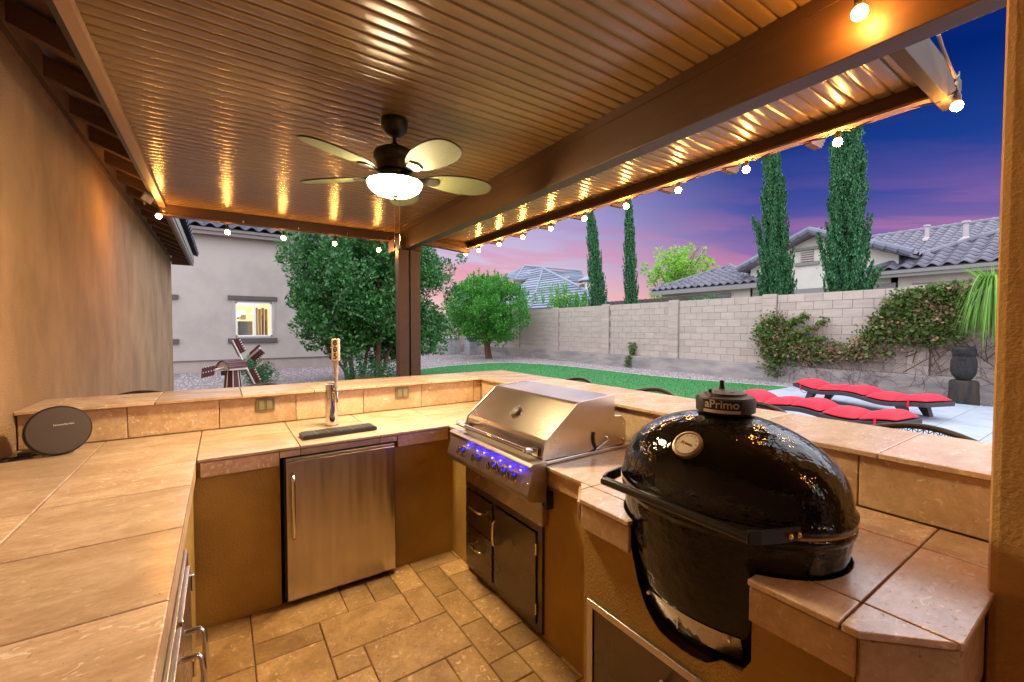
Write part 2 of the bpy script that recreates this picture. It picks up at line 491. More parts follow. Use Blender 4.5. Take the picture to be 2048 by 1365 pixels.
def limb(mb, a, b, r0, r1, wob=.1, n=6, seed=0):
    rg = random.Random(seed)
    a = Vector(a); b = Vector(b); pts = []; rs = []
    off = Vector((rg.uniform(-1, 1), rg.uniform(-1, 1), 0)) * wob
    for i in range(n + 1):
        t = i / n
        p = a.lerp(b, t) + off * math.sin(t * PI) + Vector((rg.uniform(-1, 1), rg.uniform(-1, 1), 0)) * wob * .18 * (0 < i < n)
        pts.append(p); rs.append(r0 + (r1 - r0) * t)
    mb.tube(pts, rs, 7)

# =================================================================== THE SETTING
def sheet(name, poly, z, m, t=.03):
    mb = MB().prism(poly, 2, z - t, z)
    return kind(mb.build(name, m), 'structure')
kind(MB().box((-150, -150, -.30), (200, 200, -.012)).build('ground', GRAVEL_G), 'structure')
turf_poly = [(3.6, 5.42), (3.9, 9), (4.6, 12.5), (5.4, 14.7), (6.5, 15.75), (7.88, 16.35), (9.3, 16.65), (10.3, 16.6), (11.1, 15.95), (11.65, 14.6), (11.85, 13.0),
             (11.8, 11), (11.75, 9.4), (11.95, 7.9), (12.26, 6.5), (12.62, 5.42)]
sheet('turf', turf_poly, .012, TURF)
# short tufts along the near part of the turf give it a fuzzy top
def in_poly(x, y, P):
    c = False; j = len(P) - 1
    for i in range(len(P)):
        if (P[i][1] > y) != (P[j][1] > y) and x < (P[j][0] - P[i][0]) * (y - P[i][1]) / (P[j][1] - P[i][1]) + P[i][0]: c = not c
        j = i
    return c
mb = MB()
for i in range(1, 15):
    a = Vector((*turf_poly[i], 0)); b = Vector((*turf_poly[i + 1], 0)) if i + 1 < len(turf_poly) else None
    if b is None: break
    d = (b - a); L = d.length; n = Vector((-d.y, d.x, 0)).normalized() * .07
    mb.prism([(a + n * .99)[:2], (b + n * .99)[:2], (b - n * .1)[:2], (a - n * .1)[:2]], 2, -.01, .022)
kind(mb.build('turf_edging', CURB), 'structure')
TP = []
while len(TP) < 52000:
    x, y = random.uniform(4.0, 12.6), random.uniform(5.6, 16.5)
    if in_poly(x, y, turf_poly): TP.append((x, y, .020))
kind(leaf_mesh('turf_fibre', np.array(TP), .038, mat('turf_fibre', (.05, .26, .065), .8, island=1.0, trans=.2), up=1.3, aspect=4), 'stuff')
# loose gravel in the planting strips
def stones(name, n, region, size, m):
    P = []
    while len(P) < n:
        p = region()
        if p: P.append(p)
    V = []; F = []
    oc = np.array([(1, 0, 0), (0, 1, 0), (-1, 0, 0), (0, -1, 0), (0, 0, 1.0)])
    for i, (x, y) in enumerate(P):
        s = size * random.uniform(.5, 1.3)
        q = oc * s * rng.uniform(.6, 1.2, (5, 3)); a = random.random() * 6
        for v in q: V.append((x + v[0] * math.cos(a) - v[1] * math.sin(a), y + v[0] * math.sin(a) + v[1] * math.cos(a), -.012 + v[2] * .75))
        k = i * 5
        F += [(k, k + 1, k + 4), (k + 1, k + 2, k + 4), (k + 2, k + 3, k + 4), (k + 3, k, k + 4)]
    me = bpy.data.meshes.new(name); me.from_pydata(V, [], F); me.materials.append(m)
    return kind(link(name, me), 'stuff')
GST = mat('gravel_stone', (.34, .29, .285), .9, island=1.1)
def reg1():
    x, y = random.uniform(11.6, 13.75), random.uniform(.5, 20)
    return (x, y) if not in_poly(x, y, turf_poly) and not (x < 12.8 and y < 5.5) else None
def reg2():
    x, y = random.uniform(-1.2, 14), random.uniform(8, 25)
    return (x, y) if not in_poly(x, y, turf_poly) and y < 19 + max(0, x - 4) else None
o = stones('gravel', 9000, reg1, .022, GST)
o = stones('gravel', 17000, reg2, .026, GST)

# pool deck of pale pavers
deck = kind(box('pool_deck', (2.75, -3, -.05), (12.72, 5.38, -.002), GROUT), 'structure')
me_p = None
def shared_box(name, size, m, parent, loc, bevel=.004, rz=0, cache={}):
    key = (name, tuple(round(s, 3) for s in size), m.name)
    if key not in cache:
        x, y, z = [s / 2 for s in size]
        b = min(bevel, x * .4, y * .4, z * .8)
        vs = [(-x, -y, -z), (x, -y, -z), (x, y, -z), (-x, y, -z), (-x, -y, z - b), (x, -y, z - b), (x, y, z - b), (-x, y, z - b),
              (-x + b, -y + b, z), (x - b, -y + b, z), (x - b, y - b, z), (-x + b, y - b, z)]
        fs = [(0, 3, 2, 1), (0, 1, 5, 4), (1, 2, 6, 5), (2, 3, 7, 6), (3, 0, 4, 7), (4, 5, 9, 8), (5, 6, 10, 9), (6, 7, 11, 10), (7, 4, 8, 11), (8, 9, 10, 11)]
        me = bpy.data.meshes.new(name); me.from_pydata(vs, [], fs); me.materials.append(m)
        cache[key] = me
    o = link(name, cache[key], parent, loc)
    o.rotation_euler.z = rz
    return o
yy = .1; row = 0
while yy < 5.3:
    h = min(.60, 5.36 - yy)
    xx = 4.6 - (.45 if row % 2 else 0)
    while xx < 12.7:
        wd = min(.9, 12.70 - xx)
        if wd > .1: shared_box('paver', (wd - .008, h - .008, .03), DECKM, deck, (xx + wd / 2, yy + h / 2, .0))
        xx += wd
    yy += .60; row += 1

# travertine floor inside the kitchen, laid in a broken pattern on a 15 cm module
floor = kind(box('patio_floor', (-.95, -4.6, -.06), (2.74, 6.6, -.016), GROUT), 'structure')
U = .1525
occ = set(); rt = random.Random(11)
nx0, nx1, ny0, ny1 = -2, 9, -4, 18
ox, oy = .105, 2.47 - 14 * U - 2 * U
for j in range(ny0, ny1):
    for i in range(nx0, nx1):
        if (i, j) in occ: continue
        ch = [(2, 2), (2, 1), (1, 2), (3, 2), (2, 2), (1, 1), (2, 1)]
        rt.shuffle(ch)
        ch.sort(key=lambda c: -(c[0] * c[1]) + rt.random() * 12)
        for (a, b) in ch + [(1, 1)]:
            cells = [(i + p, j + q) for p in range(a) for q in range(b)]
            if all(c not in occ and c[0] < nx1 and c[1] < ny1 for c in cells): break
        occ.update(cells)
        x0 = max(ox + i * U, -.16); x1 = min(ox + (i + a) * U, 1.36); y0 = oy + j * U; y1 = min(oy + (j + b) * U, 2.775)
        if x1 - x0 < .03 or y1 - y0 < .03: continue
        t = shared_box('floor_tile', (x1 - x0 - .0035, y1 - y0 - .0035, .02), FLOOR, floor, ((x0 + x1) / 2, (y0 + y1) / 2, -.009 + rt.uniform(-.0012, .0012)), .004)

# =================================================================== STUCCO COUNTER
K = thing('outdoor_kitchen_counter', 'U shaped stucco kitchen counter topped with travertine tiles and a raised bar ledge', 'counter', (.6, 2.0, 0))
H = .91
# base walls
mb = MB()
mb.box((-.948, -.6, 0), (-.135, 2.75, .86)).box((-.948, 2.75, 0), (.262, 3.50, .86)).box((.262, 3.28, 0), (.930, 3.50, .86)).box((.930, 2.75, 0), (2.0, 3.50, .86))
mb.build('stucco_base', STUCCO_OUT, K)
rb = MB().box((1.34, 1.24, 0), (2.0, 2.75, .86)).build('stucco_base', STUCCO_OUT, K)
cut(rb, [MB().box((1.2, 1.70, .03), (1.9, 2.48, .57)), MB().box((1.2, 1.66, .60), (1.95, 2.46, 1.0))])
bump = MB().prism([(1.205, .365), (1.205, 1.262), (1.335, 1.392), (2.0, 1.392), (2.0, .225), (1.345, .225)], 2, 0, .86).build('stucco_base', STUCCO_OUT, K)
EX, EY = 1.43, .815
def ell_cut(a, b, z0, z1): return MB().lathe([(1, z0), (1, z1)], (EX, EY, 0), 48, a, b)
notch = MB().prism([(.598, 1.2), (.598, .66), (.625, .610), (.90, .600), (.95, .622), (.99, .69), (1.018, .80), (1.025, 1.2)], 0, 1.0, 1.33)
cut(bump, [MB().lathe([(.20, .52), (.235, .57), (.250, .62), (.264, .70), (.276, .80), (.286, .90), (.290, 1.2)], (EX, EY, 0), 48, 1.0, 1.305), notch, MB().box((1.1, .60, .02), (1.75, 1.235, .50))])
# raised wall behind, carrying the ledge
lw = MB()
lw.box((-.948, 3.50, 0), (2.0, 3.86, 1.108)).box((2.02, .215, 0), (2.44, 3.86, 1.108)).box((2.0, 3.5, 0), (2.02, 3.86, 1.108))
lw.build('ledge_wall', STUCCO_OUT, K)
# grout bed under the counter tiles
gb = MB()
gb.prism([(-.948, -.6), (-.128, -.6), (-.128, 2.735), (1.325, 2.735), (1.325, 1.39), (1.19, 1.255), (1.19, .36), (1.335, .215), (2.0, .215), (2.0, 3.48), (-.948, 3.48)], 2, .862, .893)
gbo = gb.build('grout_bed', GROUT, K)
cut(gbo, [ell_cut(.286, .370, .5, 1.2), MB().box((1.0, .59, .5), (1.43, 1.005, 1.2)), MB().box((1.1, 1.66, .5), (1.93, 2.46, 1.2))])
# counter top tiles
def ctile(poly, z0=.893, z1=H, cuts=None, m=None):
    o = MB().prism(poly, 2, z0, z1).build('tile', m or TOP, K)
    if cuts: cut(o, cuts)
    md = o.modifiers.new('bevel', 'BEVEL'); md.width = .0035; md.segments = 2; md.limit_method = 'ANGLE'; md.angle_limit = R(50)
    return o
gp = .0022
def rt_(x0, y0, x1, y1, **k): return ctile([(x0 + gp, y0 + gp), (x1 - gp, y0 + gp), (x1 - gp, y1 - gp), (x0 + gp, y1 - gp)], **k)
ys = [-.6, -.07, .40, .875, 1.352, 1.830, 2.305, 2.72]
for a, b in zip(ys, ys[1:]): rt_(-.585, a, -.118, b)
rt_(-.585, 2.72, -.118, 3.152); rt_(-.585, 3.152, -.118, 3.478)
ys = [-.6, -.15, .35, .84, 1.31, 1.79, 2.28, 2.78, 3.24, 3.478]
for a, b in zip(ys, ys[1:]): rt_(-.948, a, -.585, b)
xs = [-.118, .365, .825, 1.300]
for a, b in zip(xs, xs[1:]): rt_(a, 2.715, b, 3.152); rt_(a, 3.152, b, 3.478)
rt_(1.300, 2.715, 1.78, 3.152); rt_(1.300, 3.152, 1.78, 3.478); rt_(1.78, 2.715, 1.998, 3.152); rt_(1.78, 3.152, 1.998, 3.478)
rt_(1.300, 2.475, 1.998, 2.715)
# right run
gcut = [MB().box((1.1, 1.655, .5), (1.93, 2.475, 1.2))]
rt_(1.93, 1.66, 1.998, 2.475)
ec = [ell_cut(.281, .364, .5, 1.2), MB().box((1.0, .592, .5), (1.43, 1.003, 1.2))]
ctile([(1.300 + gp, 1.385), (1.300 + gp, 1.654), (1.78 - gp, 1.654), (1.78 - gp, 1.322), (1.300 + gp, 1.322)])
ctile([(1.298, 1.382), (1.298, 1.322), (1.240, 1.322)])
rt_(1.78, 1.322, 1.998, 1.655)
ctile([(1.165, 1.247), (1.238, 1.318), (1.298, 1.318), (1.298, .850), (1.165, .850)], cuts=ec)
rt_(1.300, .850, 1.78, 1.320, cuts=ec)
rt_(1.78, .850, 1.998, 1.320)
ctile([(1.165, .385), (1.165, .848), (1.298, .848), (1.298, .385)], cuts=ec)
rt_(1.300, .383, 1.78, .850, cuts=ec)
rt_(1.78, .383, 1.998, .850)
ctile([(1.165, .380), (1.298, .380), (1.298, .214), (1.165, .347)])
ctile([(1.302, .380), (1.778, .380), (1.778, .205), (1.307, .205), (1.302, .21)])
rt_(1.78, .205, 1.998, .383)
# apron tiles below the counter edge
def apron(p, q, z0=.812, z1=.888, t=.012, drop=0):
    p = Vector((*p, 0)); q = Vector((*q, 0)); d = (q - p).normalized(); n = Vector((-d.y, d.x, 0)) * t
    p2 = p + d * .002; q2 = q - d * .002
    o = MB().prism([p2[:2], q2[:2], (q2 + n)[:2], (p2 + n)[:2]], 2, z0, z1).build('edge_tile', TOPB, K, bevel=.003)
    return o
for a, b in zip(xs, xs[1:]): 
    a = max(a, -.105); b = min(b, 1.30)
    if a == .365: 
        apron((a, 2.722), (b, 2.722), z0=.853); continue
    if a < .365:
        apron((a, 2.722), (.258, 2.722)); apron((.258, 2.722), (.365, 2.722), z0=.853)
    else: 
        apron((.825, 2.722), (.938, 2.722), z0=.853); apron((.938, 2.722), (b, 2.722))
ys = [-.6, -.07, .40, .875, 1.352, 1.830, 2.305, 2.735]
for a, b in zip(ys, ys[1:]): apron((-.122, b), (-.122, a), t=-.012)
for a, b in [(2.735, 2.475), (1.655, 1.385)]: apron((1.318, b), (1.318, a), t=-.012)
apron((1.312, 1.392), (1.181, 1.261), t=-.012)
apron((1.171, 1.003), (1.171, 1.25), z0=.795, t=-.014); apron((1.171, .592), (1.171, .352), z0=.795, t=.014)
apron((1.174, .348), (1.314, .210), z0=.70, t=.014); apron((1.324, .217), (1.60, .217), z0=.70, t=.012)
# ledge face tiles
def ftile(a, b, m=TOPB): return MB().box(a, b).build('backsplash_tile', m, K, bevel=.003)
xs2 = [-.945, -.487, -.022, .442, .925, 1.412, 1.919, 2.0]
for a, b in zip(xs2, xs2[1:]): ftile((a + .002, 3.484, .912), (b - .002, 3.499, 1.104))
ys2 = [.218, .609, 1.078, 1.55, 2.02, 2.49, 2.96, 3.42, 3.482]
for a, b in zip(ys2, ys2[1:]): ftile((2.003, a + .002, .912), (2.018, b - .002, 1.104))
# ledge cap tiles
def cap(poly): return ctile(poly, 1.110, 1.130)
xs3 = [-.948, -.82, -.352, .109, .56, 1.02, 1.49, 1.955]
for a, b in zip(xs3, xs3[1:]):
    cap([(a + gp, 3.445), (b - gp, 3.445), (b - gp, 3.95), (a + gp, 3.95)])
cap([(1.958, 3.445), (2.53, 3.445), (2.53, 3.95), (1.958, 3.95)])
ys3 = [.215, .545, 1.07, 1.55, 2.03, 2.51, 2.99, 3.443]
for a, b in zip(ys3, ys3[1:]): cap([(1.975, a + gp), (2.53, a + gp), (2.53, b - gp), (1.975, b - gp)])
box('grout_bed', (-.946, 3.46, 1.106), (2.51, 3.93, 1.1105), GROUT, K); box('grout_bed', (1.99, .23, 1.106), (2.51, 3.455, 1.1105), GROUT, K)
# outlets in the ledge face
for x0, z0 in ((.189, 1.004), (1.181, 1.003)):
    pl = MB().box((x0, 3.474, z0), (x0 + .118, 3.484, z0 + .088)).build('outlet_plate', OUTLET, K, bevel=.003)
    for k in range(2):
        cx = x0 + .035 + k * .048
        s = MB().box((cx - .016, 3.468, z0 + .012), (cx + .016, 3.4745, z0 + .076)).build('outlet_socket', mat('outlet_insert', (.36, .32, .20), .3, .5), pl, bevel=.002)
        for dz in (.030, .058):
            pass
# access hardware
# =================================================================== REFRIGERATOR
F = thing('undercounter_refrigerator', 'stainless undercounter refrigerator with a long bar handle at the left', 'refrigerator', (.6, 2.9, 0))
box('cabinet_body', (.278, 2.735, .02), (.914, 3.26, .842), BLACK, F, .004)
d = MB().box((.287, 2.690, .035), (.908, 2.728, .832)).build('door', STEEL, F, bevel=.004)
h_ = MB().tube([(.318, 2.690, .752), (.318, 2.660, .752), (.318, 2.650, .742), (.318, 2.648, .72), (.318, 2.648, .44), (.318, 2.650, .418), (.318, 2.660, .408), (.318, 2.690, .408)], .0105, 12)
h_.build('handle', CHROME, d, smooth=True)
MB().box((.287, 2.694, .8335), (.908, 2.760, .848)).build('top_trim', STEELH, F, bevel=.003)
for x in (.33, .86): MB().lathe([(.02, 0), (.02, .022), (.012, .024)], (x, 2.78, 0), 12).build('foot', BLACK, F)

# =================================================================== BUILT-IN GAS GRILL
Gr = thing('gas_grill', 'stainless built-in gas grill with sloping hood and blue lit knobs', 'grill', (1.6, 2.06, .6))
y0, y1 = 1.655, 2.470
body = MB().box((1.30, y0 + .006, .60), (1.93, y1 - .006, .918)).build('firebox', STEELH, Gr)
MB().box((1.275, y0 - .012, .914), (1.945, y1 + .012, .930)).build('trim_flange', STEELH, Gr, bevel=.003)
hood_prof = [(1.300, .934), (1.312, 1.012), (1.326, 1.030), (1.525, 1.187), (1.548, 1.197), (1.800, 1.216), (1.800, .99), (1.62, .934)]
hood = MB().prism([(x, z) for x, z in hood_prof], 1, y0 + .010, y1 - .010).build('hood', mat('stainless_hood', (.40, .345, .28), .25, 1.0, var=(.33, .285, .235), vscale=5, rvar=.12, bscale=2.2, bump=.18, bdist=.012, bdetail=1), Gr, bevel=.010)
for yy in (y0, y1 - .010):
    MB().prism([(1.296, .933), (1.309, 1.014), (1.324, 1.034), (1.522, 1.191), (1.548, 1.201), (1.806, 1.220), (1.806, .985), (1.62, .932)], 1, yy, yy + .009).build('hood_side', STEELH, hood, bevel=.0015)
# slot and pivot on the near side
MB().tube([(1.655, y0 - .0015, .945), (1.640, y0 - .0015, .975), (1.636, y0 - .0015, 1.01), (1.642, y0 - .0015, 1.03)], .0095, 8).build('lift_slot', BLACK, hood)
MB().lathe([(.008, 0), (.008, .008), (.005, .010)], (1.742, y0, .985), 12, M=Matrix.Rotation(R(90), 4, 'X')).build('pivot_bolt', CHROME, hood)
MB().prism([(1.66, .932), (1.80, .99), (1.80, 1.10), (1.862, 1.096), (1.90, 1.06), (1.90, .932)], 1, y0 + .002, y1 - .002).build('rear_housing', STEELH, Gr, bevel=.003)
for z in (.96, 1.05): MB().lathe([(.006, 0), (.006, .004)], (1.872, y0 + .002, z), 10, M=Matrix.Rotation(R(90), 4, 'X')).build('screw', CHROME, Gr)
# handle bar with end brackets
hb = MB().tube([(1.222, y0 + .045, .988), (1.222, y1 - .045, .988)], .0125, 16)
ho = hb.build('handle', CHROME, hood, smooth=True)
for yy in (y0 + .05, y1 - .05):
    MB().tube([(1.222, yy, .988), (1.245, yy, .985), (1.304, yy, .972)], [.017, .013, .013], 12).build('handle_bracket', CHROME, ho, smooth=True)
    MB().box((1.285, yy - .022, .948), (1.303, yy + .022, .990)).build('handle_plate', CHROME, ho, bevel=.003)
# thermometer
n_ = Vector((-(1.187 - 1.030), 0, (1.525 - 1.326))).normalized()
Mt = Matrix.Rotation(math.atan2(-n_.x, n_.z) * -1, 4, 'Y')
tp = Vector((1.412, 2.045, 1.030 + (1.412 - 1.326) * (1.187 - 1.030) / (1.525 - 1.326)))
th = MB().lathe([(.036, 0), (.038, .008), (.038, .016), (.031, .020), (.029, .017)], tp, 32, M=Mt).build('thermometer', CHROME, hood, smooth=True)
MB().lathe([(.0285, .0172), (.0285, .0182)], tp, 32, M=Mt).build('dial', mat('dial_face', (.10, .10, .09), .3), th)
MB().box((-.001, -.022, .0185), (.001, .006, .0195), M=Matrix.Translation(tp) @ Mt).build('needle', WPAINT, th)
# control panel
pp = [(1.300, .938), (1.245, .940), (1.214, .936), (1.202, .924), (1.206, .910), (1.216, .900), (1.184, .792), (1.186, .774), (1.196, .760), (1.300, .735)]
cp = MB().prism(pp, 1, y0 - .030, y1 + .03).build('control_panel', mat('stainless_panel', (.46, .41, .37), .40, 1.0, var=(.40, .36, .32), vscale=6, rvar=.1), Gr, bevel=.002)
face_n = Vector((-(.900 - .792), 0, -(1.184 - 1.216) * -1)).normalized()
fd = Vector((1.184 - 1.216, 0, .792 - .900)).normalized()          # down the face
fn = Vector((-.108, 0, .032)).normalized()                          # out of the face
Mk = fn.to_track_quat('Z', 'Y').to_matrix().to_4x4()
for i, yy in enumerate((2.300, 2.115, 1.945, 1.852, 1.758)):
    c = Vector((1.216, yy, .900)) + fd * .055
    kn = MB().lathe([(.032, 0), (.032, .004), (.026, .006)], c, 28, M=Mk).build('knob_bezel', CHROME, cp, smooth=True)
    MB().lathe([(.0235, .004), (.0245, .036), (.0215, .041)], c, 24, M=Mk).build('knob', mat('knob_metal', (.30, .27, .25), .25, 1.0), kn, smooth=True)
    k2 = MB().box((-.003, -.021, .038), (.003, .021, .046), M=Matrix.Translation(c) @ Mk @ Matrix.Rotation(R(35), 4, 'Z')).build('knob_ridge', CHROME, kn)
    # ring of blue lights round each knob
for i, yy in enumerate((2.262, 2.150, 2.075, 1.985, 1.905, 1.81, 1.720)):
    c = Vector((1.216, yy, .900)) + fd * (.014 + .006 * (i % 2)) + fn * .001
    MB().lathe([(.0026, 0), (.0020, .002), (.0008, .003)], c, 10, M=Mk).build('led', LED, cp)
for yy in (1.676, 1.640): MB().lathe([(.008, 0), (.008, .010), (.005, .014)], Vector((1.216, yy, .900)) + fd * .062, 14, M=Mk).build('igniter_button', CHROME, cp, smooth=True)
MB().box((1.30, 1.62, .70), (1.338, 1.65, .78)).build('gas_bracket', BLACK, Gr)

# =================================================================== CABINET DOORS
def u_handle(p, q, out, r=.0075, n=10):
    p = Vector(p); q = Vector(q); o = Vector(out); d = (q - p).normalized()
    return MB().tube([p, p + o * .8, p + o + d * .012, p.lerp(q, .3) + o * 1.08, p.lerp(q, .7) + o * 1.08, q + o - d * .012, q + o * .8, q], r, n)
C1 = thing('drawer_cabinet', 'dark stainless cabinet with two stacked drawers beside a tall door under the gas grill', 'cabinet', (1.33, 2.09, .02), group=None)
fr = MB()
fr.box((1.322, 1.69, .545), (1.352, 2.505, .585)).box((1.322, 1.69, .022), (1.352, 2.505, .060)).box((1.322, 1.69, .060), (1.352, 1.728, .545)).box((1.322, 2.470, .060), (1.352, 2.505, .545)).box((1.322, 2.135, .060), (1.352, 2.160, .545))
fr.build('frame', DSTEEL, C1, bevel=.002)
box('inner_box', (1.352, 1.72, .05), (1.75, 2.47, .56), BLACK, C1)
for z0, z1 in ((.318, .540), (.064, .312)):
    dr = MB().box((1.312, 2.165, z0), (1.340, 2.466, z1)).build('drawer', DSTEEL, C1, bevel=.002)
    u_handle((1.312, 2.385, (z0 + z1) / 2 + .03), (1.312, 2.245, (z0 + z1) / 2 + .03), (-.034, 0, 0)).build('handle', CHROME, dr, smooth=True)
dr = MB().box((1.312, 1.732, .064), (1.340, 2.131, .540)).build('door', DSTEEL, C1, bevel=.002)
u_handle((1.312, 2.092, .47), (1.312, 2.092, .33), (-.034, 0, 0)).build('handle', CHROME, dr, smooth=True)
for z in (.12, .43): MB().tube([(1.309, 1.724, z), (1.309, 1.724, z + .06)], .005, 8).build('hinge', CHROME, dr)

C2 = thing('access_door', 'stainless access door with a small latch below the black ceramic cooker', 'cabinet door', (1.2, .92, .02))
fr = MB()
fr.box((1.190, .585, .485), (1.213, 1.230, .512)).box((1.190, .585, .02), (1.213, 1.230, .045)).box((1.190, .585, .045), (1.213, .610, .485)).box((1.190, 1.200, .045), (1.213, 1.230, .485))
fr.build('frame', STEELH, C2, bevel=.002)
dr = MB().box((1.196, .614, .049), (1.222, 1.196, .481)).build('door', DSTEEL, C2, bevel=.002)
MB().lathe([(.009, 0), (.007, .012), (.010, .018), (.010, .026), (.004, .030)], (1.196, .862, .430), 16, M=Matrix.Rotation(R(-90), 4, 'Y')).build('latch', CHROME, dr, smooth=True)
MB().tube([(1.176, .862, .430), (1.168, .872, .420), (1.168, .880, .395)], .004, 8).build('latch_lever', CHROME, dr, smooth=True)

C3 = thing('left_cabinet', 'polished stainless cabinet with two curved pull handles in the left counter front', 'cabinet', (-.13, 1.5, .25))
fr = MB()
fr.box((-.140, 1.08, .760), (-.112, 1.90, .800)).box((-.140, 1.08, .215), (-.112, 1.90, .25)).box((-.140, 1.08, .25), (-.112, 1.12, .76)).box((-.140, 1.865, .25), (-.112, 1.90, .76)).box((-.140, 1.49, .25), (-.112, 1.51, .76))
fr.build('frame', STEELH, C3, bevel=.002)
d1 = MB().box((-.134, 1.513, .253), (-.104, 1.862, .757)).build('door', STEELH, C3, bevel=.003)
d2 = MB().box((-.134, 1.123, .253), (-.104, 1.487, .757)).build('door', STEELH, C3, bevel=.003)
u_handle((-.104, 1.565, .690), (-.104, 1.565, .52), (.045, 0, 0), .008).build('handle', CHROME, d1, smooth=True)
u_handle((-.104, 1.44, .690), (-.104, 1.44, .52), (.045, 0, 0), .008).build('handle', CHROME, d2, smooth=True)
for z in (.35, .66): MB().tube([(-.100, 1.872, z), (-.100, 1.872, z + .055)], .006, 8).build('hinge', CHROME, d1)

# =================================================================== CERAMIC COOKER
Eg = thing('ceramic_cooker', 'glossy black oval ceramic charcoal cooker with a domed lid set into the counter', 'barbecue', (EX, EY, .55))
def oval(prof, a=1.0, n=72): return MB().lathe(prof, (EX, EY, 0), n, .285 / .285, .372 / .285)
lo = [(.150, .545), (.185, .555), (.215, .60), (.238, .68), (.256, .78), (.268, .87), (.277, .95), (.281, .985), (.281, .992), (.286, .996), (.287, 1.012), (.283, 1.018)]
oval(lo).build('base_shell', CERAM, Eg, smooth=True, angle=60)
oval([(.279, 1.018), (.2855, 1.019), (.2855, 1.026), (.279, 1.027)]).build('gasket', GOLD, Eg)
hi = [(.283, 1.027), (.288, 1.031), (.289, 1.048), (.284, 1.054), (.281, 1.062)]
for k in range(1, 17):
    t = k / 17
    z = 1.062 + (1.292 - 1.062) * math.sin(t * PI / 2) ** .92
    r = .281 * (max(0, 1 - ((z - 1.062) / (1.300 - 1.062)) ** 2.15)) ** .52
    hi.append((max(r, .072), z))
hi.append((.068, 1.293))
lid = oval(hi).build('lid', CERAM, Eg, smooth=True, angle=60)
MB().lathe([(.076, 1.270), (.076, 1.300), (.084, 1.303)], (1.450, .822, 0), 40).build('chimney_collar', IRON, Eg, smooth=True)
cap_ = MB().lathe([(.083, 1.296), (.094, 1.302), (.095, 1.340), (.090, 1.352), (.072, 1.356), (.068, 1.358), (.066, 1.364), (.048, 1.369), (.018, 1.373), (.008, 1.374)], (1.450, .822, 0), 48)
cp_ = cap_.build('vent_cap', IRON, Eg, smooth=True)
MB().lathe([(.011, 1.373), (.009, 1.380), (.007, 1.392), (.008, 1.400), (.004, 1.403)], (1.463, .842, 0), 14).build('knob', IRON, cp_, smooth=True)
MB().lathe([(.006, 1.356), (.005, 1.372), (.007, 1.374), (.004, 1.378)], (1.395, .845, 0), 12).build('vent_stop', IRON, cp_, smooth=True)
for k in range(5):
    a = k * 2 * PI / 5 + .4
    MB().lathe([(.009, 1.3655), (.009, 1.3705)], (1.450 + .038 * math.cos(a), .822 + .038 * math.sin(a), 0), 14).build('vent_hole', BLACK, cp_)
# name plate facing the cook, slightly curved
pa, ph = R(203), .62
pc = Vector((1.450, .822, 0)); pr = .0965
npl = MB()
vs = []; N = 14
for i in range(N + 1):
    a = pa + ph * (1 - 2 * i / N) * -1
    for r in (pr, pr + .003):
        for z in (1.303, 1.349): vs.append((pc.x + r * math.cos(a), pc.y + r * math.sin(a), z))
fs = []
for i in range(N):
    k = i * 4
    fs += [(k + 2, k + 6, k + 7, k + 3), (k, k + 1, k + 5, k + 4), (k + 1, k + 3, k + 7, k + 5), (k, k + 4, k + 6, k + 2)]
fs += [(0, 2, 3, 1), (4 * N, 4 * N + 1, 4 * N + 3, 4 * N + 2)]
pl = npl.add(vs, fs).build('name_plate', BLACK, Eg)
SILV = mat('silver_print', (.62, .60, .55), .35, .6)
def curve_text(txt, size, z, span, m, fat=0.0):
    o = lettering(txt, size, Matrix.Identity(4), m, None, 'lettering', .0005, fatten=fat)
    me = o.data
    for v in me.vertices:
        a = pa + v.co.x / (pr + .003)
        r = pr + .0033 + v.co.z + .0003
        zz = z + v.co.y
        v.co = (pc.x + r * math.cos(a), pc.y + r * math.sin(a), zz)
    o.parent = pl; o.location = -Vector(WL[pl.name])
curve_text('aPrimo', .038, 1.3335, 0, SILV, .0004)
mbp = MB()
for i in range(N):
    a0 = pa - ph + .03 + (2 * ph - .06) * i / N; a1 = pa - ph + .03 + (2 * ph - .06) * (i + 1) / N
    r = pr + .0034; r2 = pr + .0042
    q = [(pc.x + rr * math.cos(a), pc.y + rr * math.sin(a)) for a, rr in ((a0, r), (a1, r), (a1, r2), (a0, r2))]
    mbp.prism(q, 2, 1.3055, 1.3155)
mbp.build('print_strip', SILV, pl)
# lid thermometer
tn = Vector((-.70, -.02, .713)).normalized()
Mt2 = tn.to_track_quat('Z', 'Y').to_matrix().to_4x4()
tpos = Vector((1.213, .805, 1.216))
th = MB().lathe([(.044, -.012), (.047, .006), (.047, .012), (.040, .015), (.037, .011)], tpos, 36, M=Mt2).build('thermometer', mat('dial_rim', (.55, .42, .28), .3, .8), Eg, smooth=True)
dl = MB().lathe([(.0365, .0112), (.0365, .0122)], tpos, 36, M=Mt2).build('dial', mat('dial_cream', (.55, .45, .30), .5), th)
Mx = Mt2.copy(); Mx.translation = tpos + tn * .0125
# orient dial text so it reads upright from the cook's side
zt = tn; xt = Vector((-.12, -1, 0)); xt = (xt - zt * xt.dot(zt)).normalized(); yt = zt.cross(xt)
Mx = Matrix((xt, yt, zt)).transposed().to_4x4(); Mx.translation = tpos + tn * .0128
lettering('Primo', .017, Mx, mat('dial_print', (.25, .06, .02), .6), th)
for k in range(11):
    a = R(225) - k * R(27)
    c = Vector((math.cos(a) * .030, math.sin(a) * .030, 0))
    MB().box((-.0006, -.0025, 0), (.0006, .0025, .0006), M=Mx @ Matrix.Translation(c) @ Matrix.Rotation(a - PI / 2, 4, 'Z')).build('dial_mark', BLACK, th)
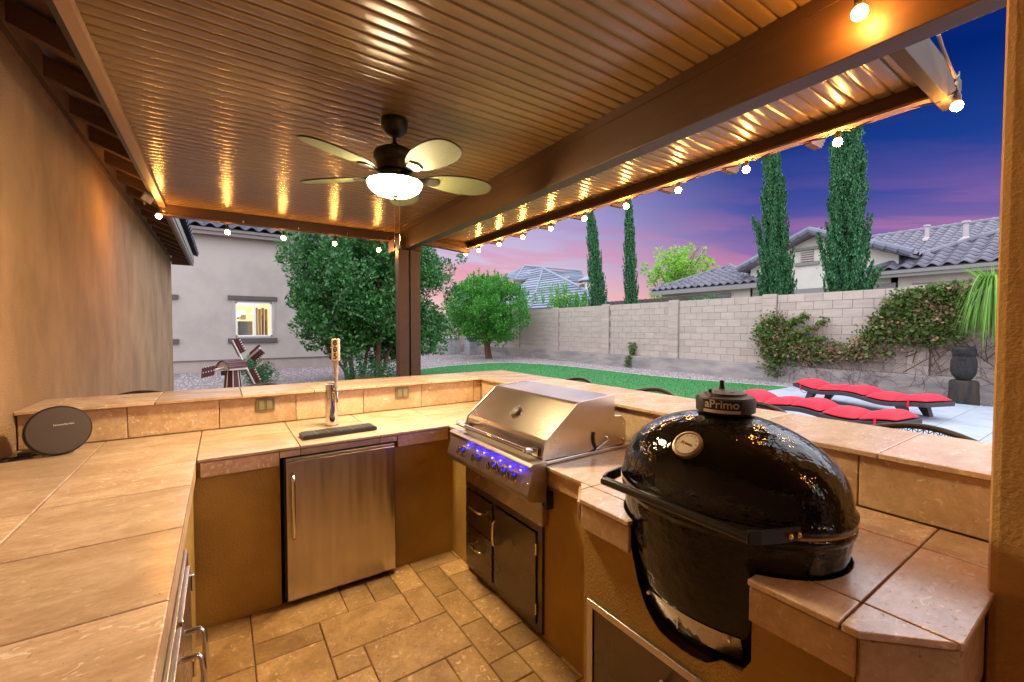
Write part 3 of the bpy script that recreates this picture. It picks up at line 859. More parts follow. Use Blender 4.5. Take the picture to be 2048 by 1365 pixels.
# front handle, side straps and bolts, hinge
hy0, hy1 = .545, 1.085
hx = 1.118
hn = MB().tube([(hx, hy0 + .02, 1.045), (hx, hy1 - .01, 1.045)], .0155, 16).build('handle', mat('handle_black', (.012, .011, .010), .22), Eg, smooth=True)
for s, yy in ((1, hy1), (-1, hy0)):
    if s > 0: pts = [(hx, yy - .012), (1.150, yy + .005), (1.195, yy + .012), (1.240, yy + .022)]
    else: pts = [(hx, yy + .022), (1.145, yy + .004), (1.195, yy - .020), (1.255, yy - .040)]
    a = MB(); prev = None
    pv = [Vector((*p, 0)) for p in pts]
    L = []; Rr = []
    for i, p in enumerate(pv):
        t = (pv[min(i + 1, 3)] - pv[max(i - 1, 0)]).normalized(); n2 = Vector((-t.y, t.x, 0)) * .004
        L.append(p + n2); Rr.append(p - n2)
    for i in range(3):
        a.prism([L[i][:2], L[i + 1][:2], Rr[i + 1][:2], Rr[i][:2]], 2, 1.028, 1.064)
    st = a.build('handle_strap', BLACK, hn)
    for q in (.35, .80):
        p = pv[2].lerp(pv[3], q); t = (pv[3] - pv[2]).normalized(); n2 = Vector((-t.y, t.x, 0)) * (.006 * s)
        MB().lathe([(.0078, 0), (.0078, .007), (.004, .010)], (p + n2 + Vector((0, 0, 1.046))), 12, M=(n2.normalized()).to_track_quat('Z', 'Y').to_matrix().to_4x4()).build('bolt', BRASS, hn, smooth=True)
MB().box((1.70, .70, 1.00), (1.728, .95, 1.07)).build('hinge', IRON, Eg, bevel=.004)
MB().lathe([(.012, -.02), (.012, .02)], (1.43, 1.20, 1.03), 12, M=Matrix.Rotation(R(90), 4, 'X')).build('hinge_knob', BRASS, Eg)
# draft door low on the front
dd = MB(); N = 12
vs = []; fs = []
for i in range(N + 1):
    yv = .640 + (.968 - .640) * i / N
    s = math.sqrt(max(0, 1 - ((yv - EY) / .318) ** 2))
    s2 = math.sqrt(max(0, 1 - ((yv - EY) / .300) ** 2))
    for z, rx in ((.612, .2075), (.688, .232)):
        ss = s if z > .65 else s2
        for d_ in (.010, .004): vs.append((EX - rx * ss - d_, yv, z))
for i in range(N):
    k = i * 4
    fs += [(k, k + 4, k + 6, k + 2), (k + 1, k + 3, k + 7, k + 5), (k, k + 1, k + 5, k + 4), (k + 2, k + 6, k + 7, k + 3)]
fs += [(0, 2, 3, 1), (4 * N, 4 * N + 1, 4 * N + 3, 4 * N + 2)]
ddo = dd.add(vs, fs).build('draft_door', STEELH, Eg)
MB().box((1.195, .822, .625), (1.203, .828, .68)).build('slider_tab', CHROME, ddo)
for yv in (.665, .945): MB().lathe([(.006, 0), (.006, .006)], (EX - .232 * math.sqrt(1 - ((yv - EY) / .318) ** 2) - .010, yv, .675), 10, M=Matrix.Rotation(R(-90), 4, 'Y')).build('screw', CHROME, ddo)

# =================================================================== BEER TAP, DRIP TRAY, SPEAKER
T = thing('beer_tap_tower', 'polished steel beer tap column with a wooden 805 tap handle', 'beer tap', (.625, 3.17, H))
MB().lathe([(.046, H), (.046, H + .006), (.041, H + .010), (.041, 1.19), (.0405, 1.198), (.036, 1.200)], (.625, 3.17, 0), 40).build('column', CHROME, T, smooth=True)
MB().lathe([(.014, -.05), (.014, .0), (.019, .002), (.019, .012), (.011, .016), (.011, .040)], (.640, 3.13, 1.150), 20, M=Matrix.Rotation(R(90), 4, 'X')).build('shank', CHROME, T, smooth=True)
fa = MB().tube([(.640, 3.095, 1.150), (.640, 3.075, 1.145), (.640, 3.066, 1.120), (.640, 3.064, 1.085)], [.012, .012, .009, .008], 14).tube([(.640, 3.088, 1.150), (.640, 3.088, 1.185)], [.011, .008], 14)
fa.build('faucet', CHROME, T, smooth=True)
MB().lathe([(.0125, 1.185), (.0125, 1.205), (.010, 1.215), (.0115, 1.225), (.018, 1.375)], (.640, 3.088, 0), 20).build('handle_stem', mat('satin_stem', (.55, .46, .38), .35, .5), T, smooth=True)
Mh = Matrix.Translation((.640, 3.088, 0)) @ Matrix.Rotation(R(-22), 4, 'Z')
hd = MB().box((-.024, -.022, 1.365), (.024, .022, 1.515), M=Mh).build('tap_handle', TAPWOOD, T, bevel=.003)
MB().box((.0238, -.019, 1.368), (.0243, .019, 1.512), M=Mh).build('side_face', WPAINT, hd)
Mf = Mh @ Matrix.Translation((-.001, -.0228, 1.440)); 
def rot_face(M, pos, rz=0):
    q = M.to_3x3(); x = (q @ Vector((1, 0, 0))); z = (q @ Vector((0, -1, 0)))
    if rz: x, z = (q @ Vector((0, 1, 0))), (q @ Vector((1, 0, 0)))
    y = Vector((0, 0, 1)); m = Matrix((x, y, z)).transposed().to_4x4(); m.translation = M @ Vector(pos); return m
INK = mat('black_ink', (.012, .010, .010), .6)
for i, chx in enumerate('805'):
    lettering(chx, .052, rot_face(Mh, (0, -.0226, 1.488 - i * .046)), INK, hd, fatten=.0012)
MB().lathe([(.0035, -.0003), (.0035, .0008)], Mh @ Vector((0, -.0226, 1.442)), 12, M=Matrix.Rotation(R(90), 4, 'X')).build('centre_dot', INK, hd)
for i in range(7):
    lettering('I' if i % 2 else '7', .015, rot_face(Mh, (.0246, 0, 1.50 - i * .0195), 1), mat('grey_ink', (.20, .20, .22), .6), hd) if False else MB().box((.0243, -.004 + .003 * (i % 2), 1.497 - i * .0195), (.0248, .005, 1.504 - i * .0195), M=Mh).build('side_print', mat('grey_ink', (.20, .20, .22), .6), hd)
D = thing('drip_tray', 'long black drip tray standing in front of the steel tap column', 'drip tray', (.62, 2.90, H))
Md = Matrix.Translation((.617, 2.905, 0)) @ Matrix.Rotation(R(3), 4, 'Z')
tr = MB().box((-.225, -.068, H + .001), (.225, .068, H + .026), M=Md).build('tray', BLACK, D, bevel=.006)
for i in range(6):
    x0 = -.214 + i * .0715
    MB().box((x0, -.058, H + .0262), (x0 + .0695, .058, H + .029), M=Md).build('grate_panel', mat('tray_grate', (.02, .02, .02), .5, bump=.4, bscale=300), tr)
    if i: MB().box((x0 - .0015, -.058, H + .0262), (x0 - .0003, .058, H + .0285), M=Md).build('grate_gap', SILV, tr)

S = thing('speaker', 'round dark portable speaker leaning back beside the wall', 'speaker', (-.74, 3.26, H))
tilt = Matrix.Translation((-.735, 3.265, H + .128)) @ Matrix.Scale(.95, 4) @ Matrix.Rotation(R(20), 4, 'Z') @ Matrix.Rotation(R(90 - 10), 4, 'X')
MB().lathe([(.060, -.075), (.110, -.055), (.132, -.020), (.138, .005), (.136, .022), (.130, .028)], (0, 0, 0), 56, M=tilt).build('body', BLACK, S, smooth=True)
sg = MB().lathe([(.129, .026), (.128, .033), (.110, .036), (.060, .038), (.01, .0385)], (0, 0, 0), 56, M=tilt).build('grille', GREYP, S, smooth=True)
lt = tilt @ Matrix.Translation((.018, .030, .0392))
lettering('harman/kardon', .0135, lt, mat('white_print', (.75, .72, .66), .5), sg, depth=.0004)
MB().box((-.06, -.128, -.03), (.05, -.118, .03), M=tilt).build('foot', BLACK, S, bevel=.003)
A = thing('power_adapter', 'black power adapter with coiled cable lying left of the round speaker', 'adapter', (-.90, 3.25, H))
MB().box((-.885, 3.25, H), (-.835, 3.34, H + .03)).build('adapter_body', BLACK, A, bevel=.004)
mb = MB()
pts = [(-.84 + .05 * math.cos(t * 1.9) - t * .012, 3.24 + .03 * math.sin(t * 1.9), H + .006 + .004 * math.sin(t * 3)) for t in np.linspace(0, 9, 60)]
pts = [(max(p[0], -.935), p[1], p[2]) for p in pts]
mb.tube(pts, .0035, 6); mb.build('cable', BLACK, A, smooth=True)

# =================================================================== HOUSE WALL, COLUMN
Co = thing('stucco_column', 'square stucco column at the right end of the counter carrying the beam', 'column', (1.86, 0, 0))
MB().box((1.622, -.25, 0), (2.09, .221, 2.60)).build('shaft', STUCCO_C, Co, bevel=.02)
Ho = thing('house', 'long stucco house wall with open rafters under tiled eaves on the left', 'house', (-1.2, 5, 0))
MB().box((-1.25, -4.9, 0), (-.95, 12.80, 3.42)).build('wall', STUCCO_H, Ho, bevel=.01)
MB().box((-.95, -4.9, 0), (4.5, -4.6, 2.97)).build('added_rear_wall', STUCCO_H, Ho)  # unseen wall behind the camera, added for the metal to reflect
gd = MB().box((.35, -4.6, .02), (.43, -4.56, 2.2)).box((1.35, -4.6, .02), (1.43, -4.56, 2.2)).box((2.40, -4.6, .02), (2.48, -4.56, 2.2)).box((.43, -4.6, 2.12), (2.40, -4.56, 2.2)).build('added_glass_door', mat('door_frame_tan', (.30, .24, .18), .5), Ho)  # unseen door, added to give the steel reflections dark contrast
for x0 in (.43, 1.43): box('added_door_glass', (x0, -4.598, .06), (x0 + (.92 if x0 < 1 else .97), -4.585, 2.12), mat('dark_glass', (.012, .012, .014), .04, spec=.7), gd)
for k in range(-4, 17):
    y = 2.98 + k * .60
    MB().prism([(-1.05, 3.30), (-.60, 3.12), (-.60, 3.26), (-1.05, 3.44)], 1, y - .045, y + .045).build('rafter', WOODD, Ho, bevel=.004)
MB().prism([(-2.6, 4.10), (-.585, 3.275), (-.585, 3.30), (-2.6, 4.125)], 1, -3, 12.92).build('roof_deck', WOODD, Ho)
MB().box((-1.02, -3, 3.14), (-.95 + .02, 12.8, 3.20)).build('frieze', WOODD, Ho)
fb = MB().box((-.602, -3, 3.085), (-.568, 12.92, 3.285)).build('fascia', WOODD, Ho)
MB().box((-.566, 5.9, 3.085), (-.530, 12.92, 3.125)).box((-.566, 5.9, 3.15), (-.52, 12.92, 3.285)).build('fascia_board', FASC, Ho)
MB().box((-.95, 12.86, 3.085), (-.602, 12.92, 3.42)).box((-1.3, 12.86, 3.30), (-.95, 12.92, 3.55)).build('end_board', WOODD, Ho)
# barrel tiles: shared mesh, laid one by one along the eave
def s_tile(name, w, l, m, key, t=.018, n=6):
    """an S-shaped clay tile; x across, y up the slope, z out of the roof"""
    prof = []
    for i in range(n + 1):
        u = i / n
        prof.append((-w / 2 + w * u, .5 * w * .30 * (1 - math.cos(u * 2 * PI)) ))
    vs = []
    for yv, dz in ((0, .030), (l, 0)):
        for (x, z) in prof: vs.append((x, yv, z + dz))
    for (x, z) in prof: vs.append((x, 0, z + .030 - t))
    N = n + 1
    fs = [(i, i + 1, N + i + 1, N + i) for i in range(n)] + [(2 * N + i, 2 * N + i + 1, i + 1, i) for i in range(n)]
    me = bpy.data.meshes.new(name); me.from_pydata(vs, [], fs); me.materials.append(m)
    me.polygons.foreach_set('use_smooth', [True] * n + [False] * n)
    return me
def roof_tiles(parent, origin, across, up, W, L, inside, me, w, l, single=True, m=None, lim=290, name='roof_tile', off=(0, 0)):
    """tiles over the plane origin + across*s + up*t where inside(s, t)"""
    a = Vector(across).normalized(); u = Vector(up).normalized(); nrm = a.cross(u).normalized()
    if nrm.z < 0: nrm = -nrm
    ax = u.cross(nrm)
    M = Matrix((ax, u, nrm)).transposed().to_4x4()
    cnt = 0; rest = MB()
    src = [tuple(v.co) for v in me.vertices]; sf = [tuple(p.vertices) for p in me.polygons]
    t = 0.0; r = 0
    while t < L:
        s = w / 2
        while s < W:
            if inside(s, t + l * .5):
                p = Vector(origin) + a * s + u * (t - .03) + nrm * .02
                if single and cnt < lim:
                    o = link(name, me, parent, p)
                    o.rotation_euler = (M @ Matrix.Rotation(random.uniform(-.012, .012), 4, 'Z')).to_euler(); cnt += 1
                else:
                    M2 = M.copy(); M2.translation = p
                    rest.add([M2 @ Vector(v) for v in src], sf)
            s += w
        t += l; r += 1
    if rest.v:
        o = rest.build(name + 's', m or me.materials[0], parent, smooth=False)
        kind(o, 'stuff')
ME_TD = s_tile('roof_tile', .30, .40, TILE_B, 'd')
roof_tiles(Ho, (-.50, 5.6, 3.30), (0, 1, 0), (-1, 0, .41), 7.35, 1.15, lambda s, t: True, ME_TD, .30, .36)

# =================================================================== PERGOLA
P = thing('patio_cover', 'brown metal patio cover with ribbed pan ceiling, deep beam and corner post', 'patio cover', (1.3, 2.5, 0))
# ceiling pans: shared mesh, one per 15 cm
def pan_mesh():
    p = .154; z0 = 0
    prof = [(.000, .011), (.0012, .011)]
    for a, b in ((.0080, .0690), (.0850, .1460)):
        for i in range(9):
            u = i / 8
            prof.append((a + (b - a) * u, .0022 * (2 * u - 1) ** 6 + .0008 * (2 * u - 1) ** 2))
        if b < .1: prof += [(.0758, .010), (.0782, .010)]
    prof += [(.1528, .011), (.154, .011)]
    x0, x1 = -.49, 3.165
    vs = [(x0, y, z) for y, z in prof] + [(x1, y, z) for y, z in prof]
    n = len(prof)
    vs += [(x0, 0, .06), (x0, .154, .06), (x1, 0, .06), (x1, .154, .06)]
    fs = [(i, i + 1, n + i + 1, n + i) for i in range(n - 1)]
    fs += [(2 * n, 2 * n + 2, 2 * n + 3, 2 * n + 1), tuple(list(range(n)) + [2 * n + 1, 2 * n]), tuple(list(range(n, 2 * n)) + [2 * n + 3, 2 * n + 2])]
    me = bpy.data.meshes.new('ceiling_pan'); me.from_pydata(vs, [], fs); me.materials.append(PAN)
    me.polygons.foreach_set('use_smooth', [True] * len(me.polygons)); me.set_sharp_from_angle(angle=R(30))
    return me
def pan_mesh_short():
    me = pan_mesh().copy()
    for v in me.vertices:
        if v.co.x > 1: v.co.x = 2.06
    return me
ME_PAN = pan_mesh(); ME_PAN2 = pan_mesh_short()
for k in range(-34, 35):
    y = .692 + k * .154
    o = link('ceiling_pan', ME_PAN if y > .60 else ME_PAN2, P, (0, y, 2.905))
box('light_block_sheet', (-.49, -4.6, 2.972), (2.06, .69, 2.985), PAN, P); box('light_block_sheet', (-.49, .692, 2.972), (3.16, 6.05, 2.985), PAN, P)  # unseen sheets over the pans, added to block light
# main beam, boxed steel
MB().box((1.998, -4.6, 2.62), (2.112, 5.52, 2.904)).build('beam', BEAM, P, bevel=.004)
MB().box((1.990, .2, 2.85), (1.9975, 5.5, 2.904)).build('beam_trim', BEAM, P)
# left hanger rail
MB().box((-.528, -4.6, 2.868), (-.470, 5.95, 2.972)).build('hanger_rail', mat('rail_paint', (.32, .20, .11), .4), P, bevel=.003)
MB().box((-.565, -4.6, 2.90), (-.532, 5.95, 3.08)).build('flashing', BLACK, P)
# far beam
MB().box((-.53, 5.90, 2.785), (3.15, 5.965, 2.903)).build('end_beam', BEAM, P, bevel=.003)
MB().box((-.53, 5.86, 2.785), (3.15, 5.897, 2.80)).build('end_beam_lip', BEAM, P)
# outer fascia with lower flange
MB().box((3.168, .69, 2.835), (3.20, 6.05, 2.995)).build('gutter', BEAM, P, bevel=.002)
LIP = mat('gutter_flange', (.30, .19, .12), .35, bump=.2, bscale=60)
MB().box((3.168, .69, 2.818), (3.215, 6.05, 2.833)).box((3.216, .69, 2.823), (3.262, 6.05, 2.838)).build('gutter_flange', LIP, P, bevel=.001)
box('gutter_front', (3.245, .69, 2.84), (3.262, 6.05, 2.99), BEAM, P)
for k in range(9):
    y = 1.31 + k * .583
    if y > 5.9: break
    MB().prism([(3.264, 2.815), (3.42, 2.815), (3.432, 2.835), (3.452, 2.840), (3.452, 2.862), (3.475, 2.870), (3.48, 2.90), (3.50, 2.915), (3.50, 2.965), (3.264, 2.965)], 1, y - .022, y + .022).build('rafter_tail', BEAM, P)
# near end beam with scrolled tail
MB().prism([(2.113, 2.81), (3.40, 2.81), (3.415, 2.83), (3.44, 2.835), (3.44, 2.865), (3.47, 2.875), (3.475, 2.91), (3.50, 2.93), (3.50, 2.99), (2.113, 2.99)], 1, .632, .688).build('near_end_beam', mat('beam_paint_matt', (.085, .06, .05), .75, spec=.2), P, bevel=.002)
# posts
MB().box((1.925, 5.50, 0), (2.060, 5.62, 2.62)).build('post', BEAM, P, bevel=.004)
MB().box((2.070, 5.53, 0), (2.085, 5.60, 2.62)).build('post_gap', BLACK, P)
MB().box((2.088, 5.50, 0), (2.225, 5.62, 2.78)).build('post', BEAM, P, bevel=.004)
MB().box((1.925, 5.46, 2.62), (2.225, 5.90, 2.78)).build('post_saddle', BEAM, P)
mb = MB()
mb.prism([(2.226, 5.56), (2.226, 5.64), (3.167, 5.94), (3.167, 5.86)], 2, 2.735, 2.80); mb.build('corner_brace', BEAM, P)
# small cup hooks and brackets
for x in (.20, .77, 1.34, 1.88):
    MB().lathe([(.006, 0), (.006, .016), (.011, .018), (.011, .03)], (x + .03, 5.853, 2.788), 10).build('bracket', STEELH, P)

# =================================================================== CEILING FAN
fx, fy = .93, 2.71
Fa = thing('ceiling_fan', 'dark ceiling fan with five wicker blades and a glowing glass bowl light', 'ceiling fan', (fx, fy, 2.90))
MB().lathe([(.075, 2.906), (.083, 2.895), (.083, 2.868), (.075, 2.838), (.055, 2.812), (.030, 2.802), (.018, 2.798)], (fx, fy, 0), 40).build('canopy', FANM, Fa, smooth=True)
MB().lathe([(.0125, 2.72), (.0125, 2.83)], (fx, fy, 0), 16).lathe([(.026, 2.728), (.028, 2.745), (.016, 2.762)], (fx, fy, 0), 16).build('downrod', FANM, Fa, smooth=True)
mo = MB().lathe([(.040, 2.725), (.095, 2.716), (.122, 2.700), (.130, 2.682), (.130, 2.655), (.122, 2.640), (.110, 2.628), (.110, 2.596), (.105, 2.580), (.085, 2.572), (.080, 2.545), (.135, 2.532), (.150, 2.520), (.150, 2.508)], (fx, fy, 0), 48).build('motor', FANM, Fa, smooth=True)
for az_ in (-9, 63, 135, 207, 279):
    # blade bracket plus leaf-shaped woven blade, pitched
    Mz = Matrix.Translation((fx, fy, 2.553)) @ Matrix.Rotation(R(az_), 4, 'Z') @ Matrix.Rotation(R(-13), 4, 'X')
    L0, L1, Wd = .190, .650, .118
    def outline(n, grow=0.0):
        pts = []
        for i in range(n):
            a = 2 * PI * i / n
            u = (1 - math.cos(a)) / 2
            x = L0 - grow + (L1 - L0 + 2 * grow) * u
            y = (Wd + grow) * math.copysign(abs(math.sin(a)) ** .80, math.sin(a)) * (.62 + .38 * u ** .6)
            pts.append((x, y))
        return pts
    ol = outline(40); n = len(ol)
    bl = MB()
    top = [Mz @ Vector((x, y, .004)) for x, y in ol]; bot = [Mz @ Vector((x, y, -.003)) for x, y in ol]
    bl.add(top + bot, [tuple(range(n)), tuple(range(2 * n - 1, n - 1, -1))] + [(i, i + n, (i + 1) % n + n, (i + 1) % n) for i in range(n)])
    bo = bl.build('blade', WICK, Fa)
    rim = MB().tube([Mz @ Vector((x, y, .001)) for x, y in outline(40, .002)], .0048, 6, closed=True).build('blade_rim', FANM, bo, smooth=True)
    MB().prism([(.10, -.022), (.20, -.030), (.27, -.050), (.305, -.020), (.305, .020), (.27, .050), (.20, .030), (.10, .022)], 2, -.012, -.0035).build('blade_bracket', FANM, bo) if False else None
    bk = MB()
    pl2 = [(.105, -.020), (.17, -.016), (.215, -.040), (.265, -.046), (.285, 0), (.265, .046), (.215, .040), (.17, .016), (.105, .020)]
    q = [Mz @ Vector((x, y, -.0045)) for x, y in pl2] + [Mz @ Vector((x, y, -.011)) for x, y in pl2]
    m_ = len(pl2)
    bk.add(q, [tuple(range(m_)), tuple(range(2 * m_ - 1, m_ - 1, -1))] + [(i, i + m_, (i + 1) % m_ + m_, (i + 1) % m_) for i in range(m_)])
    bk.build('blade_bracket', FANM, bo)
bw = [(.168, 2.508)] + [(.168 * math.cos(t) ** .85, 2.506 - .082 * math.sin(t)) for t in np.linspace(0.02, 1.42, 12)]
MB().lathe([(.172, 2.505), (.174, 2.512), (.168, 2.517), (.14, 2.519)], (fx, fy, 0), 40, caps=False).build('fitter_ring', FANM, Fa, smooth=True)
MB().lathe(bw, (fx, fy, 0), 36).build('glass_bowl', BOWL, Fa, smooth=True)
MB().lathe([(.026, 2.430), (.026, 2.424), (.012, 2.414), (.014, 2.408), (.006, 2.400)], (fx, fy, 0), 20).build('finial', FANM, Fa, smooth=True)
for dx, z1 in ((-.004, 2.125), (.024, 2.105)):
    c = MB().tube([(fx + dx, fy - dx * .5, 2.43), (fx + dx, fy - dx * .5, z1)], .0016, 6).build('pull_chain', CHROME, Fa)
    MB().lathe([(.003, z1 + .012), (.0065, z1), (.0065, z1 - .02), (.003, z1 - .03)], (fx + dx, fy - dx * .5, 0), 12).build('pull_knob', FANM, c, smooth=True)

# =================================================================== STRING LIGHTS
def bulb_mesh():
    mb = MB(); prof = []
    for i in range(9):
        t = PI * i / 8
        prof.append((max(.0008, .025 * math.sin(t)), -.025 * math.cos(t)))
    mb.lathe(prof, (0, 0, 0), 12)
    return mb
def socket_mesh():
    return MB().lathe([(.0135, .020), (.0175, .028), (.0175, .052), (.013, .060), (.008, .078), (.004, .082)], (0, 0, 0), 12)
t0 = bulb_mesh().build('bulb', BULB, at=(0, 0, 0), smooth=True); ME_B = t0.data; bpy.data.objects.remove(t0)
t0 = socket_mesh().build('socket', BRONZE, at=(0, 0, 0), smooth=True); ME_S = t0.data; bpy.data.objects.remove(t0)
def string(label, pts, zc, loc):
    s = thing('string_lights', label, 'string lights', loc, 'string lights round the patio cover')
    wire = []
    for i, p in enumerate(pts):
        p = Vector(p)
        o = link('socket', ME_S, s, p)
        b_ = link('bulb', ME_B, o, p)
        top = p + Vector((0, 0, .082))
        if i:
            q = wire[-1]; mid = q.lerp(top, .5); mid.z = max(zc - .012, mid.z)
            a1 = q.lerp(top, .12); a1.z = zc - .005; a2 = q.lerp(top, .88); a2.z = zc - .005
            wire += [a1, mid, a2]
        wire.append(top)
    MB().tube(wire, .0048, 6).build('cord', BLACK, s)
    return s
string('string of warm bulbs hanging under the far end beam', [(-.515, 5.72, 2.735), (.074, 5.845, 2.668), (.635, 5.845, 2.668), (1.215, 5.845, 2.664), (1.775, 5.845, 2.640)], 2.785, (.6, 5.845, 2.785))
string('string of warm bulbs hanging along the outer gutter', [(3.235, 6.56 - .57 * 0 - .45, 2.765)] + [(3.235, 5.69 - .57 * k, 2.757) for k in range(9)] + [(3.235, .600, 2.757)], 2.812, (3.235, 3.1, 2.81))
string('string of warm bulbs along the inner face of the deep beam near the column, with added bulbs out of view', [(1.925, .614, 2.722), (1.925, .02, 2.722), (1.925, -.56, 2.722), (1.925, -1.14, 2.722), (1.925, -1.72, 2.722), (1.925, -2.30, 2.722)], 2.80, (1.925, -.2, 2.80))  # bulbs behind the camera are added for the metal to reflect
# loose end of cord hanging at the corner
cc = thing('hook_and_cord', 'loop of cord and carabiner hanging from the near end of the outer gutter', 'cord', (3.0, .60, 2.8))
MB().tube([(2.86, .600, 2.985), (2.90, .592, 2.93), (3.02, .590, 2.89), (3.13, .590, 2.865)], .0075, 8).build('cord', mat('tan_cord', (.30, .20, .14), .6), cc, smooth=True)
MB().tube([(3.13, .590, 2.865), (3.17, .59, 2.885), (3.215, .592, 2.91), (3.23, .595, 2.93), (3.25, .597, 2.915), (3.22, .598, 2.875), (3.18, .597, 2.85), (3.14, .592, 2.852)], .004, 6, closed=True).build('carabiner', BLACK, cc)
MB().tube([(3.15, .592, 2.86), (3.19, .596, 2.85), (3.235, .600, 2.835)], .004, 6).build('cord', BLACK, cc)
# small flood light box at the house corner
fl = thing('flood_light', 'small square outdoor flood light fixed at the eave above the corner bulb', 'flood light', (-.56, 5.5, 2.82))
MB().box((-.045, -.012, -.045), (.045, .012, .045), M=Matrix.Translation((-.575, 5.50, 2.86)) @ Matrix.Rotation(R(35), 4, 'Z') @ Matrix.Rotation(R(25), 4, 'Y')).build('head', mat('floodlight_lens', (.55, .48, .36), .3), fl, bevel=.004)
MB().tube([(-.60, 5.50, 2.79), (-.615, 5.50, 2.86), (-.59, 5.51, 2.93)], .006, 8).build('bracket', STEELH, fl)

# =================================================================== BAR STOOLS
def make_stool():
    s = thing('bar_stool', 'bar stool', 'bar stool', (0, 0, 0))
    # local frame: stool faces -x (towards the bar); back rail on the +x side
    W2 = .255
    pts = []
    for i in range(15):
        u = -1 + 2 * i / 14
        pts.append((.20 - .085 * u * u, W2 * u, 1.075 - .055 * abs(u) ** 1.8))
    MB().tube(pts, .016, 10).build('back_rail', BRONZE, s, smooth=True)
    # uprights
    for k in (-1, 1):
        MB().tube([(.115, k * W2, 1.022), (.135, k * W2 * .98, .90), (.15, k * W2 * .9, .74), (.16, k * W2 * .85, .70)], .013, 8).build('upright', BRONZE, s, smooth=True)
        MB().tube([(.15, k * .20, .72), (.19, k * .235, .36), (.215, k * .25, .0)], .014, 8).build('leg', BRONZE, s, smooth=True)
        MB().tube([(-.17, k * .20, .72), (-.20, k * .235, .36), (-.22, k * .25, .0)], .014, 8).build('leg', BRONZE, s, smooth=True)
    net = MB()
    for r in range(9):
        z = 1.05 - r * .034; line = []
        for i in range(25):
            u = -1 + 2 * i / 24
            zz = min(z + .010 * math.sin(i * PI / 1 + r * PI + .5 * PI) , 1.065 - .055 * abs(u) ** 1.8)
            line.append((.198 - .085 * u * u - .02 * (1.05 - z), W2 * u * .97, zz))
        net.tube(line, .0028, 4)
    for i in range(1, 24, 1):
        u = -1 + 2 * i / 24
        net.tube([(.198 - .085 * u * u, W2 * u * .97, 1.065 - .055 * abs(u) ** 1.8), (.18 - .085 * u * u, W2 * u * .97, .77)], .0024, 4)
    net.build('woven_back', BRONZE, s)
    for k in (-1, 1):
        net2 = MB().lathe([(.018, -.02), (.021, 0), (.018, .02)], (.115, k * W2, 1.022), 10, M=Matrix.Rotation(R(90), 4, 'X'))
        net2.build('wire_wrap', mat('rope_wrap', (.16, .10, .06), .8, bump=1, bscale=200), s)
    MB().lathe([(.20, .70), (.215, .71), (.215, .735), (.19, .745)], (0, 0, 0), 28).build('seat', WICKD, s, smooth=True)
    MB().tube([(math.cos(a) * .215, math.sin(a) * .22, .28) for a in np.linspace(0, 2 * PI, 24, endpoint=False)], .010, 6, closed=True).build('foot_ring', BRONZE, s)
    return s
proto = make_stool()
spots = [(2.83, 3.22, 0, 'bar stool outside the right ledge nearest the far corner, beyond the gas grill'),
         (2.83, 2.30, 0, 'bar stool outside the right ledge, its back just left of the black cooker'),
         (2.83, 1.49, 0, 'bar stool outside the right ledge mostly hidden behind the cooker vent cap'),
         (2.83, .65, 0, 'bar stool with woven back nearest the column, in front of the red loungers'),
         (-.55, 4.32, 90, 'bar stool behind the back ledge beside the house wall'),
         (.30, 4.32, 90, 'bar stool behind the back ledge in front of the garden windmill'),
         (1.24, 4.32, 90, 'bar stool behind the back ledge between tap handle and post')]
for i, (x, y, rz, lab) in enumerate(spots):
    o = proto if i == 0 else copy_tree(proto)
    o.location = (x, y, -.003); o.rotation_euler.z = R(rz)
    tag(o, lab, 'bar stool', 'bar stools round the raised ledge')

# =================================================================== BLOCK WALL
Fe = thing('block_wall', 'tall beige concrete block garden wall with pilasters on a stained concrete base', 'garden wall', (14, 8, 0))
box('base', (13.72, -3.5, -.1), (14.20, 26.3, .47), CONC, Fe)
box('core', (14.02, -3.5, .47), (14.18, 26.3, 2.585), MORTAR, Fe)
pil = [3.12, 6.55, 9.93, 13.35, 16.75, 20.2, 23.7]
for y in pil:
    k = 0; z = .47
    box('pilaster_core', (13.93, y - .185, .47), (14.0, y + .185, 2.60), MORTAR, Fe)
    while z < 2.60:
        h = min(.225, 2.63 - z)
        shared_box('block', (.10, .385, h - .008), BLOCK, Fe, (13.955, y, z + h / 2), .006); z += .225
    box('dark_joint', (13.985, y - .215, .47), (14.0, y - .192, 2.59), mat('expansion_joint', (.10, .09, .10), .9), Fe)  # dark vertical joint along one side of each pilaster
rest = MB(); cnt = 0
cells = []
edges = [-.4] + pil + [26.3]
for a, b in zip(edges, edges[1:]):
    y0_, y1_ = a + .21, b - .21
    for r in range(9):
        z = .475 + r * .2355
        y = y0_ - (.2275 if r % 2 else 0)
        while y < y1_:
            p, q = max(y, y0_), min(y + .455, y1_)
            if q - p > .05: cells.append((p, q, z))
            y += .455
cells.sort(key=lambda c: abs(c[0] - 5.5))
for p, q, z in cells:
    if cnt < 225:
        o = shared_box('block', (.05, q - p - .010, .2255), BLOCK, Fe, (14.01, (p + q) / 2, z + .115), .005)
        o.location.x += random.uniform(-.002, .002); cnt += 1
    else: rest.box((13.985, p + .005, z + .004), (14.03, q - .005, z + .2295))
kind(rest.build('blocks', BLOCK, Fe), 'stuff')
